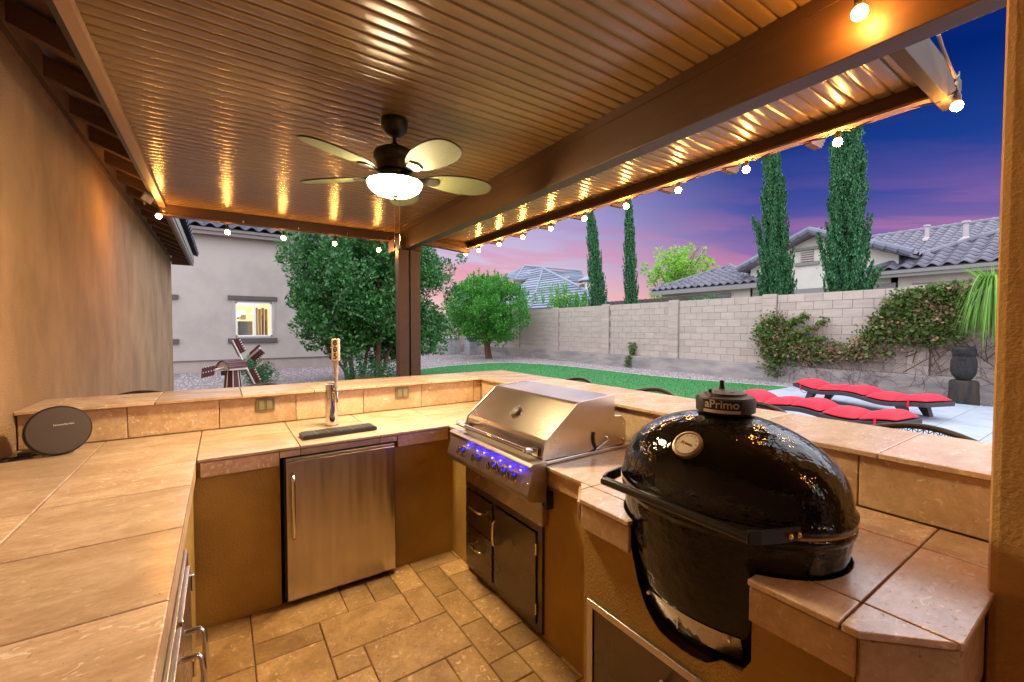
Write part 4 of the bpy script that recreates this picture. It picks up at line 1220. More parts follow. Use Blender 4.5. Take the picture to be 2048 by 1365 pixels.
# the wall across the far end of the yard
Fb = thing('end_wall', 'low beige garden wall closing the far end of the yard behind the round citrus tree', 'garden wall', (9, 26.5, 0))
MB().box((3.5, 26.3, -.1), (14.2, 26.6, .47)).build('base', CONC, Fb)
eb = MB()
for r in range(9):
    x = 3.5 - (.2275 if r % 2 else 0)
    while x < 13.9:
        eb.box((max(x, 3.5) + .005, 26.36, .475 + r * .2355), (min(x + .45, 13.95), 26.5, .475 + r * .2355 + .226)); x += .455
kind(eb.build('blocks', BLOCK, Fb), 'stuff')
box('core', (3.5, 26.38, .47), (14.0, 26.55, 2.58), MORTAR, Fb)
# pale stone stack by the far wall
Bq = thing('stone_counter', 'pale stacked stone blocks standing by the far wall left of the citrus tree', 'stone block', (13, 24.9, 0))
for (x0, x1, y0_, y1_, h) in ((11.25, 12.15, 23.7, 24.6, .95), (12.35, 13.1, 22.9, 23.6, .98)):
    for r in range(5):
        for c in range(3):
            w_ = (x1 - x0) / 3
            shared_box('stone', (w_ - .02, y1_ - y0_, h / 5 - .015), BLOCKW, Bq, (x0 + w_ * (c + .5), (y0_ + y1_) / 2, h / 5 * (r + .5)), .012)
    box('top_slab', (x0 - .05, y0_ - .05, h), (x1 + .05, y1_ + .05, h + .06), BLOCKW, Bq)

# =================================================================== WING WITH THE LIT WINDOW
Wg = thing('house_wing', 'tall taupe stucco house wing with a lit sliding window and tiled eave', 'house', (0, 19.2, 0))
wl = MB()
wx0, wx1, wz0, wz1 = .44, 1.635, 1.27, 2.56
wl.box((-6, 19.1, .42), (wx0, 19.4, 4.97)).box((wx1, 19.1, .42), (4.2, 19.4, 4.97)).box((wx0, 19.1, .42), (wx1, 19.4, wz0)).box((wx0, 19.1, wz1), (wx1, 19.4, 4.97)).box((3.9, 19.4, .42), (4.2, 27, 4.97))
wl.build('wall', STUCCO_W, Wg)
box('wall_base', (-6, 19.13, -.1), (4.17, 19.4, .42), mat('wing_base', (.40, .33, .29), .9, var=(.34, .28, .25), vscale=3), Wg)
box('weep_screed', (-6, 19.085, .405), (4.2, 19.1, .425), TRIM, Wg)
MB().box((.21, 19.02, 2.64), (1.81, 19.098, 2.80)).build('lintel', TRIM, Wg, bevel=.01)
MB().box((.19, 19.02, 1.03), (1.80, 19.098, 1.21)).build('sill', TRIM, Wg, bevel=.01)
MB().box((-1.9, 19.02, 2.60), (-1.235, 19.098, 2.76)).build('lintel', TRIM, Wg, bevel=.01)
MB().box((-1.9, 19.02, 1.03), (-1.25, 19.098, 1.21)).build('sill', TRIM, Wg, bevel=.01)
# faint raised stucco surround
sr = MB(); sr.box((.34, 19.075, 1.21), (.44, 19.099, 2.64)).box((1.635, 19.075, 1.21), (1.735, 19.099, 2.64)); sr.build('window_surround', STUCCO_W, Wg)
wf = MB()
wf.box((wx0, 19.09, wz0), (wx1, 19.16, wz0 + .05)).box((wx0, 19.09, wz1 - .05), (wx1, 19.16, wz1)).box((wx0, 19.09, wz0), (wx0 + .05, 19.16, wz1)).box((wx1 - .05, 19.09, wz0), (wx1, 19.16, wz1)).box((1.02, 19.085, wz0), (1.09, 19.155, wz1))
wo = wf.build('window', WHITEV, Wg)
pm = bpy.data.materials.new('pane'); pm.use_nodes = True; n_t = pm.node_tree; n_t.nodes.clear(); gg = G(n_t)
tr_ = gg.n('ShaderNodeBsdfTransparent'); gl = gg.n('ShaderNodeBsdfGlossy'); gl.inputs['Roughness'].default_value = .02
mx_ = gg.n('ShaderNodeMixShader'); mx_.inputs[0].default_value = .10
oo = gg.n('ShaderNodeOutputMaterial'); n_t.links.new(tr_.outputs[0], mx_.inputs[1]); n_t.links.new(gl.outputs[0], mx_.inputs[2]); n_t.links.new(mx_.outputs[0], oo.inputs[0])
box('pane', (wx0 + .05, 19.125, wz0 + .05), (1.02, 19.13, wz1 - .05), pm, wo); box('pane', (1.09, 19.115, wz0 + .05), (wx1 - .05, 19.12, wz1 - .05), pm, wo)
# the lit room seen through it
box('room', (-.2, 20.4, .9), (2.4, 20.45, 3.0), ROOM, Wg)
rs = MB().box((.52, 19.5, 1.32), (1.0, 19.52, 1.86)).build('blind', mat('blind_slats', (.45, .42, .30), .6), Wg)
for k in range(9): box('slat', (.50, 19.47, 1.34 + k * .058), (1.01, 19.495, 1.365 + k * .058), mat('slat_grey', (.33, .36, .34), .5), rs)
rd = MB()
for k in range(4): rd.box((1.13 + k * .115, 20.30, 1.2), (1.13 + k * .115 + .10, 20.36, 2.42 - .05 * (k % 2)))
rd.build('interior_door', mat('door_wood', (.85, .58, .30), .6), Wg)
box('dark_gap', (1.36, 20.25, 1.2), (1.385, 20.29, 2.1), TRIM, Wg); box('dark_gap', (1.49, 20.25, 1.2), (1.51, 20.29, 1.9), TRIM, Wg)
MB().lathe([(.13, 2.16), (.15, 2.20), (.10, 2.26), (.02, 2.28)], (.66, 19.9, 0), 20).build('room_lamp', ROOM3, Wg)
box('framed_picture', (.62, 20.34, 1.93), (.82, 20.38, 2.12), mat('picture_paper', (.8, .78, .7), .7), Wg)
box('framed_picture', (.52, 20.34, 1.95), (.60, 20.38, 2.12), mat('picture_paper2', (.6, .5, .4), .7), Wg)
MB().box((-6, 18.72, 4.92), (4.5, 18.78, 5.15)).box((-6, 18.66, 5.05), (4.5, 18.72, 5.15)).build('fascia', mat('wing_fascia', (.21, .175, .165), .8), Wg)
MB().box((-6, 18.78, 4.96), (4.5, 19.1, 5.00)).build('soffit', STUCCO_W, Wg)
MB().prism([(18.70, 5.14), (24, 7.06), (24, 7.02), (18.70, 5.10)], 0, -6, 4.5).build('roof_deck', TILE_B, Wg)
ME_TW = s_tile('roof_tile', .42, .46, TILE_B, 'w', .03, 8)
roof_tiles(Wg, (-3.0, 18.64, 5.15), (1, 0, 0), (0, 1, .362), 7.6, 2.4, lambda s, t: True, ME_TW, .42, .42)

# =================================================================== GARDEN WINDMILL AND SHRUB
Wm = thing('garden_windmill', 'maroon and white wooden garden windmill with lattice sails on the gravel', 'windmill', (.14, 8.7, 0))
n8 = 8
tower = MB().lathe([(.185, 0), (.098, .885)], (.145, 8.7, 0), 8).build('tower', MAROON, Wm)
for k in range(8):
    a = 2 * PI * k / 8
    MB().tube([(.145 + .188 * math.cos(a), 8.7 + .188 * math.sin(a), 0), (.145 + .10 * math.cos(a), 8.7 + .10 * math.sin(a), .885)], .0085, 4).build('corner_strip', WPAINT, tower)
axd = Vector((.80, .60, 0)).normalized(); sd = Vector((-.60, .80, 0))
cx_ = Vector((.145, 8.7, .885))
def Wp(a, s, z): return cx_ + axd * a + sd * s + Vector((0, 0, z))
dm = MB(); prof = [(-.150, 0)] + [(-.150 * math.cos(t), .150 * math.sin(t)) for t in np.linspace(0.15, PI - .15, 9)] + [(.150, 0)]
vs = [Wp(-.16, s, z) for s, z in prof] + [Wp(.14, s, z) for s, z in prof]; N = len(prof)
dm.add(vs, [tuple(range(N)), tuple(range(2 * N - 1, N - 1, -1))] + [(i, i + N, (i + 1) % N + N, (i + 1) % N) for i in range(N)])
dmo = dm.build('cap', WPAINT, Wm)
for i in range(9):
    t = .17 + (PI - .34) * (i + .5) / 9; t1 = t - .125; t2 = t + .125
    q = []
    for a in (-.185, .165):
        for tt in (t1, t2):
            for rr in (.153, .163): q.append(Wp(a, -rr * math.cos(tt), rr * math.sin(tt)))
    MB().add(q, [(0, 1, 3, 2), (4, 6, 7, 5), (0, 4, 5, 1), (2, 3, 7, 6), (1, 5, 7, 3), (0, 2, 6, 4)]).build('roof_slat', MAROON if i % 1 == 0 else WPAINT, dmo)
hub = Wp(.205, 0, .105)
MB().tube([Wp(.14, 0, .105), Wp(.235, 0, .105)], .022, 10).build('hub', BLACK, Wm)
for ang in (124, 34, 304, 214):
    dr_ = sd * -math.cos(R(ang)) + Vector((0, 0, math.sin(R(ang)))); dr_.normalize()
    pr_ = dr_.cross(axd).normalized()
    def bp(u, v, w_): return hub + dr_ * u + pr_ * v + axd * w_
    def quadbox(mb, u0, u1, v0, v1, w0, w1, sk=0.0):
        q = [bp(u0, v0, w0 + sk * v0), bp(u1, v0, w0 + sk * v0), bp(u1, v1, w0 + sk * v1), bp(u0, v1, w0 + sk * v1), bp(u0, v0, w1 + sk * v0), bp(u1, v0, w1 + sk * v0), bp(u1, v1, w1 + sk * v1), bp(u0, v1, w1 + sk * v1)]
        mb.add(q, [(0, 3, 2, 1), (4, 5, 6, 7), (0, 1, 5, 4), (1, 2, 6, 5), (2, 3, 7, 6), (3, 0, 4, 7)])
    mb = MB(); quadbox(mb, .0, .46, -.012, .012, -.01, .012); sp = mb.build('sail', WPAINT, Wm)
    for s in (-1, 1):
        mb = MB()
        for r in range(2): quadbox(mb, .17, .455, s * (.022 + r * .038), s * (.050 + r * .038), -.006, .004, s * .5)
        mb.build('sail_board', MAROON, sp)
        for k in range(6):
            mb = MB(); quadbox(mb, .18 + k * .048, .208 + k * .048, s * .014, s * .100, .006, .016, s * .5); mb.build('lattice_slat', MAROON, sp)
        for k in range(5):
            mb = MB(); quadbox(mb, .205 + k * .048, .222 + k * .048, s * .085, s * .104, .005, .014, s * .5); mb.build('lattice_tip', WPAINT, sp)
# tail
tl = MB().tube([Wp(-.16, 0, .045), Wp(-.31, .0, .025)], .013, 6).build('tail_arm', WPAINT, Wm)
for k in range(5):
    MB().box((-.018, -.008, -.085), (.018, .008, .085), M=Matrix.Translation(Wp(-.33 - k * .043, 0, .015 - .006 * k)) @ Matrix.Rotation(math.atan2(axd.y, axd.x), 4, 'Z') @ Matrix.Rotation(R(8), 4, 'Y')).build('tail_slat', MAROON, tl)
    for z in (-.09, .0, .082): MB().box((-.007, -.011, -.010), (.007, .011, .010), M=Matrix.Translation(Wp(-.33 - k * .043, 0, .018 - .006 * k + z)) @ Matrix.Rotation(math.atan2(axd.y, axd.x), 4, 'Z')).build('tail_peg', WPAINT, tl)
MB().box((-.03, -.02, -.035), (.03, .02, .035), M=Matrix.Translation(Wp(-.17, 0, -.045))).build('counterweight', BLACK, Wm)

def plant(name, label, cat, base, group=None): return thing(name, label, cat, base, group)
Sh = plant('round_shrub', 'small round green shrub on gravel behind the garden windmill', 'shrub', (.95, 14.6, 0))
C, Rr = crown_centers(46, (.97, 14.6, .42), (.58, .5, .42), .10, .22, .55, .4, 3)
Pn, On = clumps(C, Rr, 2600)
leaf_mesh('crown', Pn, .055, LEAF_B, Sh, out=On)
mb = MB(); limb(mb, (.97, 14.6, 0), (.97, 14.6, .45), .03, .015, .02); mb.build('trunk', BARK, Sh)

# =================================================================== TREES
Ft = plant('ficus_tree', 'large multi-trunk ficus tree with dense dark glossy leaves beside the post', 'tree', (3.55, 13.2, 0))
mb = MB()
for i, (bx, by, tx, ty, tz, r) in enumerate([(3.05, 13.2, 2.5, 13.2, 2.6, .065), (3.25, 13.3, 3.2, 13.4, 3.4, .075), (3.85, 13.1, 3.95, 13.2, 3.6, .095), (3.55, 13.5, 4.5, 13.8, 3.0, .06), (3.2, 13.1, 2.2, 13.0, 1.6, .05), (4.0, 13.2, 5.2, 13.4, 3.2, .05)]):
    limb(mb, (bx, by, 0), (tx, ty, tz), r, r * .45, .14, 8, i)
    limb(mb, Vector((bx, by, 0)).lerp(Vector((tx, ty, tz)), .5), (tx + .5, ty - .3, tz + .9), r * .5, .015, .1, 6, i + 20)
mb.build('trunk', BARK, Ft, smooth=True)
C, Rr = crown_centers(400, (3.95, 13.6, 2.75), (2.45, 2.0, 2.5), .22, .52, .45, .15, 5)
C2 = []; R2 = []
for c, r in zip(C, Rr):
    if c[2] < .55: continue
    lim = 1.0 if c[2] > 1.6 else .80
    if abs(c[0] - 3.95) / 2.45 > lim: continue
    if c[2] < .95 and abs(c[0] - 3.5) < .5 and c[1] < 13.2: continue
    C2.append(c); R2.append(r)
# separate lobes at the left outline as in a loosely clipped tree
rg = random.Random(4)
for (x, z, r) in ((1.62, 3.9, .4), (1.55, 3.45, .35), (1.9, 2.6, .35), (1.75, 2.35, .22), (2.0, 4.5, .4), (2.7, 5.0, .5), (4.0, 5.2, .5), (5.4, 4.6, .5), (6.3, 3.6, .4), (6.55, 2.6, .4), (6.2, 1.6, .4), (6.3, 3.0, .3), (5.9, 1.0, .35), (6.75, 3.95, .2)):
    C2.append((x, 13.2 + rg.uniform(-.2, .4), z)); R2.append(r)
Pn, On = clumps(C2, R2, 1500)
leaf_mesh('crown', Pn, .115, LEAF_F, Ft, out=On, up=.25, aspect=2.3)
Ub = plant('flowering_ground_shrub', 'low green shrub with small orange flowers growing under the ficus tree', 'shrub', (3.6, 12.3, 0))
C, Rr = crown_centers(40, (3.4, 12.3, .35), (1.5, .3, .35), .10, .22, .3, .4, 8)
Pn, On = clumps(C, Rr, 1900); leaf_mesh('foliage', Pn, .06, LEAF_B, Ub, out=On)
leaf_mesh('flower', Pn[::260] + On[::260] * .03, .05, BLOSSOM, Ub, aspect=1.1)

Ct = plant('citrus_tree', 'round bright green citrus tree with a short trunk in front of the block wall', 'tree', (11.7, 19.5, 0))
mb = MB(); limb(mb, (11.7, 19.5, -.05), (11.6, 19.5, 1.0), .19, .14, .04, 5, 1)
for i, (dx, dy, dz) in enumerate([(-.8, .3, 1.9), (-.5, -.4, 2.2), (.2, .2, 2.4), (.7, -.6, 1.9), (1.0, -.9, 1.7), (-1.1, .6, 1.7)]): limb(mb, (11.62, 19.5, .85), (11.6 + dx, 19.5 + dy, dz), .085, .03, .12, 6, i)
mb.build('trunk', BARK, Ct, smooth=True)
C, Rr = crown_centers(330, (11.6, 19.6, 2.45), (2.1, 2.8, 1.8), .20, .46, .45, .2, 9)
C = [c for c in C]; 
Pn, On = clumps(C, Rr, 800)
keep = Pn[:, 2] > .62 + .22 * np.abs(Pn[:, 0] - 11.6)
Pn, On = Pn[keep], On[keep]
# upright young shoots on top
sp = []; so = []
for i in range(70):
    a = random.random() * 2 * PI; rr = random.random() ** .5
    x, y = 11.6 + 1.9 * rr * math.cos(a), 19.6 + 2.6 * rr * math.sin(a); z = 2.6 + 1.5 * math.sqrt(max(0, 1 - rr * rr)); L = random.uniform(.25, .7)
    for k in range(26): sp.append((x + random.gauss(0, .035), y + random.gauss(0, .035), z + L * k / 26)); so.append((random.gauss(0, 1), random.gauss(0, 1), .8))
leaf_mesh('crown', np.vstack([Pn, sp]), .125, LEAF_C, Ct, out=np.vstack([On, so]), up=.45, aspect=2.2)

Ob = plant('orange_flowered_shrub', 'loose green shrub with orange blossoms rising above the wall left of the cypresses', 'shrub', (16, 18.2, 0))
C, Rr = crown_centers(90, (16, 18.1, 2.75), (1.0, 2.0, .75), .18, .34, .3, .3, 10)
Pn, On = clumps(C, Rr, 620)
sp = []
for i in range(60):
    y = random.uniform(16.6, 20.3); L = random.uniform(.5, 1.0) * (1.35 if y > 18.2 else .7); x = 16 + random.gauss(0, .5); lean = random.uniform(-.25, .3)
    for k in range(30): sp.append((x + random.gauss(0, .04), y + lean * k / 30 + random.gauss(0, .04), 3.0 + L * k / 30))
Pn = np.vstack([Pn, sp]); leaf_mesh('crown', Pn, .12, LEAF_O, Ob, up=.5, aspect=2.6)
leaf_mesh('blossom', Pn[::230] + rng.normal(size=(len(Pn[::230]), 3)) * .05, .13, BLOSSOM, Ob, aspect=1.1)
mb = MB(); limb(mb, (16, 18.2, -.1), (16, 18.2, 2.6), .08, .04, .1); mb.build('trunk', BARK, Ob)

def cypress(label, x, y, h, rad, lean, seed, z0=0.0, side=None, n=9000):
    t = plant('cypress_tree', label, 'cypress tree', (x, y, 0), 'slender cypresses beyond the block wall')
    rg = np.random.default_rng(seed)
    mb = MB(); limb(mb, (x, y, -.1), (x, y + lean * .9, h * .93), .13, .02, .05, 8, seed); mb.build('trunk', BARK, t)
    # upright plumes hugging the trunk, each a narrow flame of scale-leaf tufts
    P = []
    np_ = int(h * 62)
    for i in range(np_):
        u = rg.random() ** .9
        z = .4 + u * (h - .9)
        prof = (1 - min(1, z / h) ** 1.25) ** .62 * 1.12
        a = rg.random() * 2 * PI
        r = rad * prof * (.45 + .66 * rg.random())
        L = rg.uniform(.45, .95) * (1 if rg.random() < .93 else 1.25); w0 = rg.uniform(.055, .095) * (rad / .5)
        bx, by = x + r * .75 * math.cos(a), y + lean * (z / h) + r * .75 * math.sin(a)
        k = int(n / np_)
        tt = rg.random(k); ww = w0 * (1 - tt) ** .6
        sc_ = .30 + rg.random() * .1
        P.append(np.stack([bx + r * sc_ * tt * math.cos(a) + rg.normal(size=k) * ww * .55, by + r * sc_ * tt * math.sin(a) + lean / h * L * tt + rg.normal(size=k) * ww * .55, z + L * tt], 1))
    zz = rg.random(int(n * .28)) ** .8 * (h - .4) + .3; ww = rad * (1 - (zz / h) ** 1.25) ** .62 * .5
    P.append(np.stack([x + rg.normal(size=len(zz)) * ww * .6, y + lean * zz / h + rg.normal(size=len(zz)) * ww * .6, zz], 1))
    if side:
        for (zz, dy, L) in side:
            tt = rg.random(700)
            P.append(np.stack([x - .1 + rg.normal(size=700) * .09, y + dy * (.45 + .55 * tt ** .8) + rg.normal(size=700) * .085 * (1.05 - tt), zz + L * tt], 1))
    P = np.vstack(P)
    leaf_mesh('crown', P, .085, LEAF_Y, t, up=1.8, aspect=2.8, jitter=.6)
cypress('leaning slender cypress, leftmost of the four', 15.6, 15.10, 7.75, .46, .95, 21, n=26000)
cypress('thin straight cypress right of the leaning one', 15.6, 13.25, 7.55, .36, .30, 22, n=24000)
cypress('tall cypress in front of the left slope of the gable', 15.6, 6.95, 8.5, .50, .45, 23, side=[(2.9, .75, 2.3), (4.0, .95, 1.5)], n=62000)
cypress('tallest and widest cypress, in front of the right slope of the gable', 15.6, 5.05, 10.4, .56, .22, 24, side=[(2.8, .85, 1.8), (2.7, -.75, .6)], n=90000)

Gt = plant('light_green_tree', 'airy lime green tree behind the low hipped roof with sky showing through', 'tree', (24.5, 17.4, 0))
C, Rr = crown_centers(120, (24.5, 17.3, 4.9), (1.5, 2.7, 2.3), .22, .5, .25, .12, 12)
Pn, On = clumps(C, Rr, 210); leaf_mesh('crown', Pn, .21, LEAF_L, Gt, out=On, aspect=1.7)
mb = MB(); limb(mb, (24.5, 17.4, -.1), (24.5, 17.4, 4.2), .16, .09, .2)
for i in range(9):
    a = i * .7; limb(mb, (24.5, 17.4, 2.4 + .2 * i), (24.5 + 1.0 * math.cos(a), 17.4 + 2.0 * math.sin(a), 4.2 + .32 * i), .06, .015, .2, 6, i)
mb.build('trunk', BARK, Gt, smooth=True)
Gs = plant('small_shrub_over_wall', 'small feathery green shrub just above the wall below the low hipped roof', 'shrub', (16, 9.8, 0))
C, Rr = crown_centers(30, (15.4, 9.55, 2.55), (.4, .75, .34), .10, .2, .3, .4, 13)
Pn, On = clumps(C, Rr, 1500); leaf_mesh('crown', Pn, .07, LEAF_B, Gs, up=.3); mb = MB(); limb(mb, (15.4, 9.5, -.1), (15.4, 9.5, 2.5), .04, .02, .05); mb.build('trunk', BARK, Gs)
Bt = plant('bare_brown_tree', 'thin brownish tree in the distance between the ficus and the citrus tree', 'tree', (24, 42, 0))
C, Rr = crown_centers(60, (20, 36, 4.0), (2.0, 3, 1.6), .3, .6, .2, .1, 14)
Pn, On = clumps(C, Rr, 60); leaf_mesh('crown', Pn, .26, LEAF_T, Bt); mb = MB(); limb(mb, (20, 36, -.1), (20, 36, 3.6), .15, .06, .1); mb.build('trunk', BARK, Bt)

# small vine on the bare part of the wall
Vs = plant('small_wall_vine', 'small lone green vine climbing the wall base between two pilasters', 'vine', (13.75, 11.4, 0))
Pn = np.stack([13.86 + rng.normal(size=380) * .05, 0, rng.random(380) * .98], 1) if False else np.stack([13.70 + rng.normal(size=420) * .05, 11.95 - .25 * rng.random(420) ** 1 + rng.normal(size=420) * .06, rng.random(420) * 1.0], 1)
Pn[:, 0] += .22 * (Pn[:, 2] > .47); kind(leaf_mesh('foliage', Pn, .085, LEAF_V, Vs), 'stuff'); mb = MB(); limb(mb, (13.70, 11.85, 0), (13.90, 11.8, .95), .012, .006, .03); mb.build('stem', BARK, Vs)

# big creeper on the right part of the wall
Vn = plant('wall_creeper', 'big half dried creeper spreading over the block wall behind the red loungers', 'creeper', (13.8, 4.2, 0))
segs = [((6.55, 1.62), (6.2, .2), .34), ((6.35, 1.8), (5.9, .8), .36), ((5.95, 1.3), (5.4, .7), .34), ((5.7, 1.15), (5.15, 1.05), .18), ((6.1, 1.55), (5.45, 1.95), .10), ((5.7, 1.35), (4.95, 1.78), .10), ((5.6, 1.2), (5.0, 1.28), .08),
        ((5.5, .9), (4.6, .75), .30), ((5.1, 1.0), (4.2, .95), .22), ((4.5, .95), (3.7, 1.05), .25), ((4.1, 1.15), (3.6, 1.9), .26), ((3.8, 1.6), (3.5, 2.3), .20), ((3.4, 2.32), (2.0, 2.36), .24), ((3.5, 1.9), (2.1, 2.0), .34), ((3.6, 1.4), (2.5, 1.5), .30), ((3.0, 2.42), (1.4, 2.42), .14), ((2.2, 2.2), (1.2, 2.1), .3)]
Pn = []; 
for (a, b, r) in segs:
    L = math.hypot(a[0] - b[0], a[1] - b[1]); k = int(2600 * (L + r) * r * 1.7)
    t = rng.random(k); q = rng.normal(size=(k, 2)) * r * .52
    lump = .12 + .16 * rng.random(k) ** 2
    Pn.append(np.stack([13.93 - lump - .12 * r - .1 * (rng.random(k) < .2), a[0] + (b[0] - a[0]) * t + q[:, 0], a[1] + (b[1] - a[1]) * t + q[:, 1]], 1))
Pn = np.vstack(Pn); Pn = Pn[(Pn[:, 2] > .12) & (Pn[:, 2] < 2.66)]
nz = np.array([mnoise.noise(Vector((0, p[1] * 2.2, p[2] * 2.2))) for p in Pn])
dry = (rng.random(len(Pn)) < np.clip(.28 - .6 * nz + .35 * (Pn[:, 2] < 1.2) * (Pn[:, 1] < 5.6), .03, .8))
gone = rng.random(len(Pn)) < np.clip(.05 + .6 * (Pn[:, 2] < .7) + .5 * (Pn[:, 2] < 1.25) * (Pn[:, 1] < 5.2) * (Pn[:, 1] > 3.7), 0, .85)
leaf_mesh('leaf', Pn[(~dry) & (~gone)], .092, LEAF_V, Vn, aspect=1.5)
leaf_mesh('dry_leaf', Pn[dry & (~gone)], .078, LEAF_D, Vn, aspect=1.4)
mb = MB(); rg = random.Random(9)
for i in range(420):
    y = rg.uniform(1.2, 6.4); z = rg.uniform(.05, 1.1 if y > 3.4 else 1.9)
    if z > 1.0 and y > 3.6: continue
    p = Vector((13.66 if z < .5 else 13.88, y, z)); pts = [p]
    d_ = Vector((0, rg.uniform(-1, 1), rg.uniform(-.3, 1)))
    for k in range(5):
        d_ = (d_ + Vector((rg.uniform(-.4, .4), rg.uniform(-.6, .6), rg.uniform(-.5, .5)))).normalized()
        q = pts[-1] + d_ * rg.uniform(.06, .15); q.x = min(q.x, 13.70 if q.z < .47 else 13.92); q.z = max(q.z, .02); pts.append(q)
    mb.tube(pts, rg.uniform(.003, .008), 3, caps=False)
kind(mb.build('tangled_twig', TWIG, Vn), 'stuff')
mb = MB()
for i in range(22):
    y = rg.uniform(.6, 3.2)
    limb(mb, (13.86, rg.uniform(1.0, 3.5), rg.uniform(.5, .9)), (13.90, y, rg.uniform(1.2, 2.3)), .012, .006, .12, 7, i)
mb.build('stem', BARK, Vn)
# palm fronds at the right edge
Pm = plant('palm', 'drooping bright green palm fronds hanging over the wall beside the column', 'palm', (13.2, 1.2, 0))
st = MB(); rg = random.Random(5)
V = []; Fc = []
for i in range(430):
    a = rg.uniform(0, 2 * PI); rr = rg.uniform(.25, 1.0)
    c = Vector((13.0, 1.80, 2.35 + rg.uniform(-.1, .35)))
    dx, dy = math.cos(a) * rr, math.sin(a) * rr
    L = rg.uniform(.8, 1.45); w_ = rg.uniform(.010, .020); k0 = len(V); n_ = 6
    sx_, sy_ = -dy, dx; m_ = math.hypot(sx_, sy_) or 1
    for k in range(n_ + 1):
        t = k / n_
        p = c + Vector((dx * .62 * (t ** .55), dy * .62 * (t ** .55), .22 * t - L * t * t))
        ww = w_ * (1 - t) ** .6 + .001
        V += [tuple(p + Vector((sx_ / m_ * ww, sy_ / m_ * ww, 0))), tuple(p - Vector((sx_ / m_ * ww, sy_ / m_ * ww, 0)))]
    for k in range(n_): Fc.append((k0 + 2 * k, k0 + 2 * k + 1, k0 + 2 * k + 3, k0 + 2 * k + 2))
for i in range(16):
    a = rg.uniform(2.0, 4.4); k0 = len(V)
    c = Vector((13.0, 1.80, 2.4))
    for k in range(7):
        t = k / 6; p = c + Vector((math.cos(a) * .5 * t, math.sin(a) * .5 * t + .1 * t, .75 * t * (1 - .3 * t) * .8)); ww = .018 * (1 - t) + .002
        V += [tuple(p + Vector((0, ww, 0))), tuple(p - Vector((0, ww, 0)))]
    for k in range(6): Fc.append((k0 + 2 * k, k0 + 2 * k + 1, k0 + 2 * k + 3, k0 + 2 * k + 2))
fr_ = MB().add(V, Fc).build('frond', LEAF_P, Pm)
mb = MB(); limb(mb, (13.2, 1.45, 0), (13.05, 1.78, 2.4), .10, .08, .03); mb.build('trunk', BARK, Pm)

# =================================================================== LOUNGERS
def lounger(label, end_l, end_r):
    a = Vector(end_l); b = Vector(end_r); d = (b - a); L = d.length; yaw = math.atan2(d.y, d.x)
    o = thing('sun_lounger', label, 'sun lounger', ((a + b) / 2)[:2] + (0,), 'sun loungers with red cushions')
    M = Matrix.Translation(((a.x + b.x) / 2, (a.y + b.y) / 2, 0)) @ Matrix.Rotation(yaw, 4, 'Z')
    W = .34
    def zf(u): return .285 + .035 * math.cos(u * PI * 1.9 + .35) + .05 * u * u * (1 if u < 0 else .2) + .03 * (u > .8) * 0
    mb = MB(); N = 24; vs = []; fs = []
    for i in range(N + 1):
        u = -1 + 2 * i / N; x = u * L / 2; z = zf(u)
        for yv in (-W, W):
            vs += [M @ Vector((x, yv, z)), M @ Vector((x, yv, z - .075))]
    for i in range(N):
        k = i * 4
        fs += [(k, k + 4, k + 6, k + 2), (k + 1, k + 3, k + 7, k + 5), (k, k + 1, k + 5, k + 4), (k + 2, k + 6, k + 7, k + 3)]
    fs += [(0, 2, 3, 1), (4 * N, 4 * N + 1, 4 * N + 3, 4 * N + 2)]
    f = mb.add(vs, fs).build('frame', WICKD, o, bevel=.012)
    for s in (-1, 1):
        for yv in (-.26, .26):
            q = MB().prism([(s * L * .33 - .09, .235), (s * L * .33 + .09, .235), (s * (L * .33 + .12) + .035, 0), (s * (L * .33 + .12) - .055, 0)], 1, yv - .05, yv + .05)
            q.v = [tuple(M @ Vector(p)) for p in q.v]; q.build('leg', WICKD, o, bevel=.006)
    MB().tube([M @ Vector((L * .33 + .13, yv, .03)) for yv in (-.30, -.24)], .03, 10).build('wheel', BLACK, o)
    for k in range(5):
        u0 = -1 + .0 + 2 * k / 5 + .008; u1 = -1 + 2 * (k + 1) / 5 - .008
        vs = []; fs = []; n = 7
        for j, zo in enumerate((0.0, 1.0)):
            pass
        grid = []
        for i in range(n + 1):
            for j in range(n + 1):
                u = u0 + (u1 - u0) * i / n; yv = -W * .97 + W * 1.94 * j / n
                e = max(0, (1 - abs(2 * i / n - 1) ** 2.6)) * (1 - abs(2 * j / n - 1) ** 4)
                x = u * L / 2; z = zf(u)
                grid.append((M @ Vector((x, yv, z + .026 + .115 * e ** .55)), M @ Vector((x, yv, z + .024 - .02 * e ** .5))))
        vs = [gq[0] for gq in grid] + [gq[1] for gq in grid]; T_ = len(grid); w1 = n + 1
        for i in range(n):
            for j in range(n):
                q = i * w1 + j
                fs += [(q, q + w1, q + w1 + 1, q + 1), (T_ + q, T_ + q + 1, T_ + q + w1 + 1, T_ + q + w1)]
        for i in range(n):
            fs += [(i, i + 1, T_ + i + 1, T_ + i), (n * w1 + i, T_ + n * w1 + i, T_ + n * w1 + i + 1, n * w1 + i + 1), (i * w1, T_ + i * w1, T_ + (i + 1) * w1, (i + 1) * w1), (i * w1 + n, (i + 1) * w1 + n, T_ + (i + 1) * w1 + n, T_ + i * w1 + n)]
        MB().add(vs, fs).build('cushion', RED, o, smooth=True, angle=75, sub=1)
    for u in (-.84, .80):
        MB().box((u * L / 2 - .014, -W - .012, zf(u) - .09), (u * L / 2 + .014, -W - .003, zf(u) + .045), M=M).build('strap', RED, o)
    MB().tube([M @ Vector((-.84 * L / 2 + .01 + .16 * t, -W - .01, zf(-.84) - .08 - .06 * math.sin(t * PI) )) for t in np.linspace(0, 1, 8)], .006, 5).build('tie_cord', BARK, o)
    return o
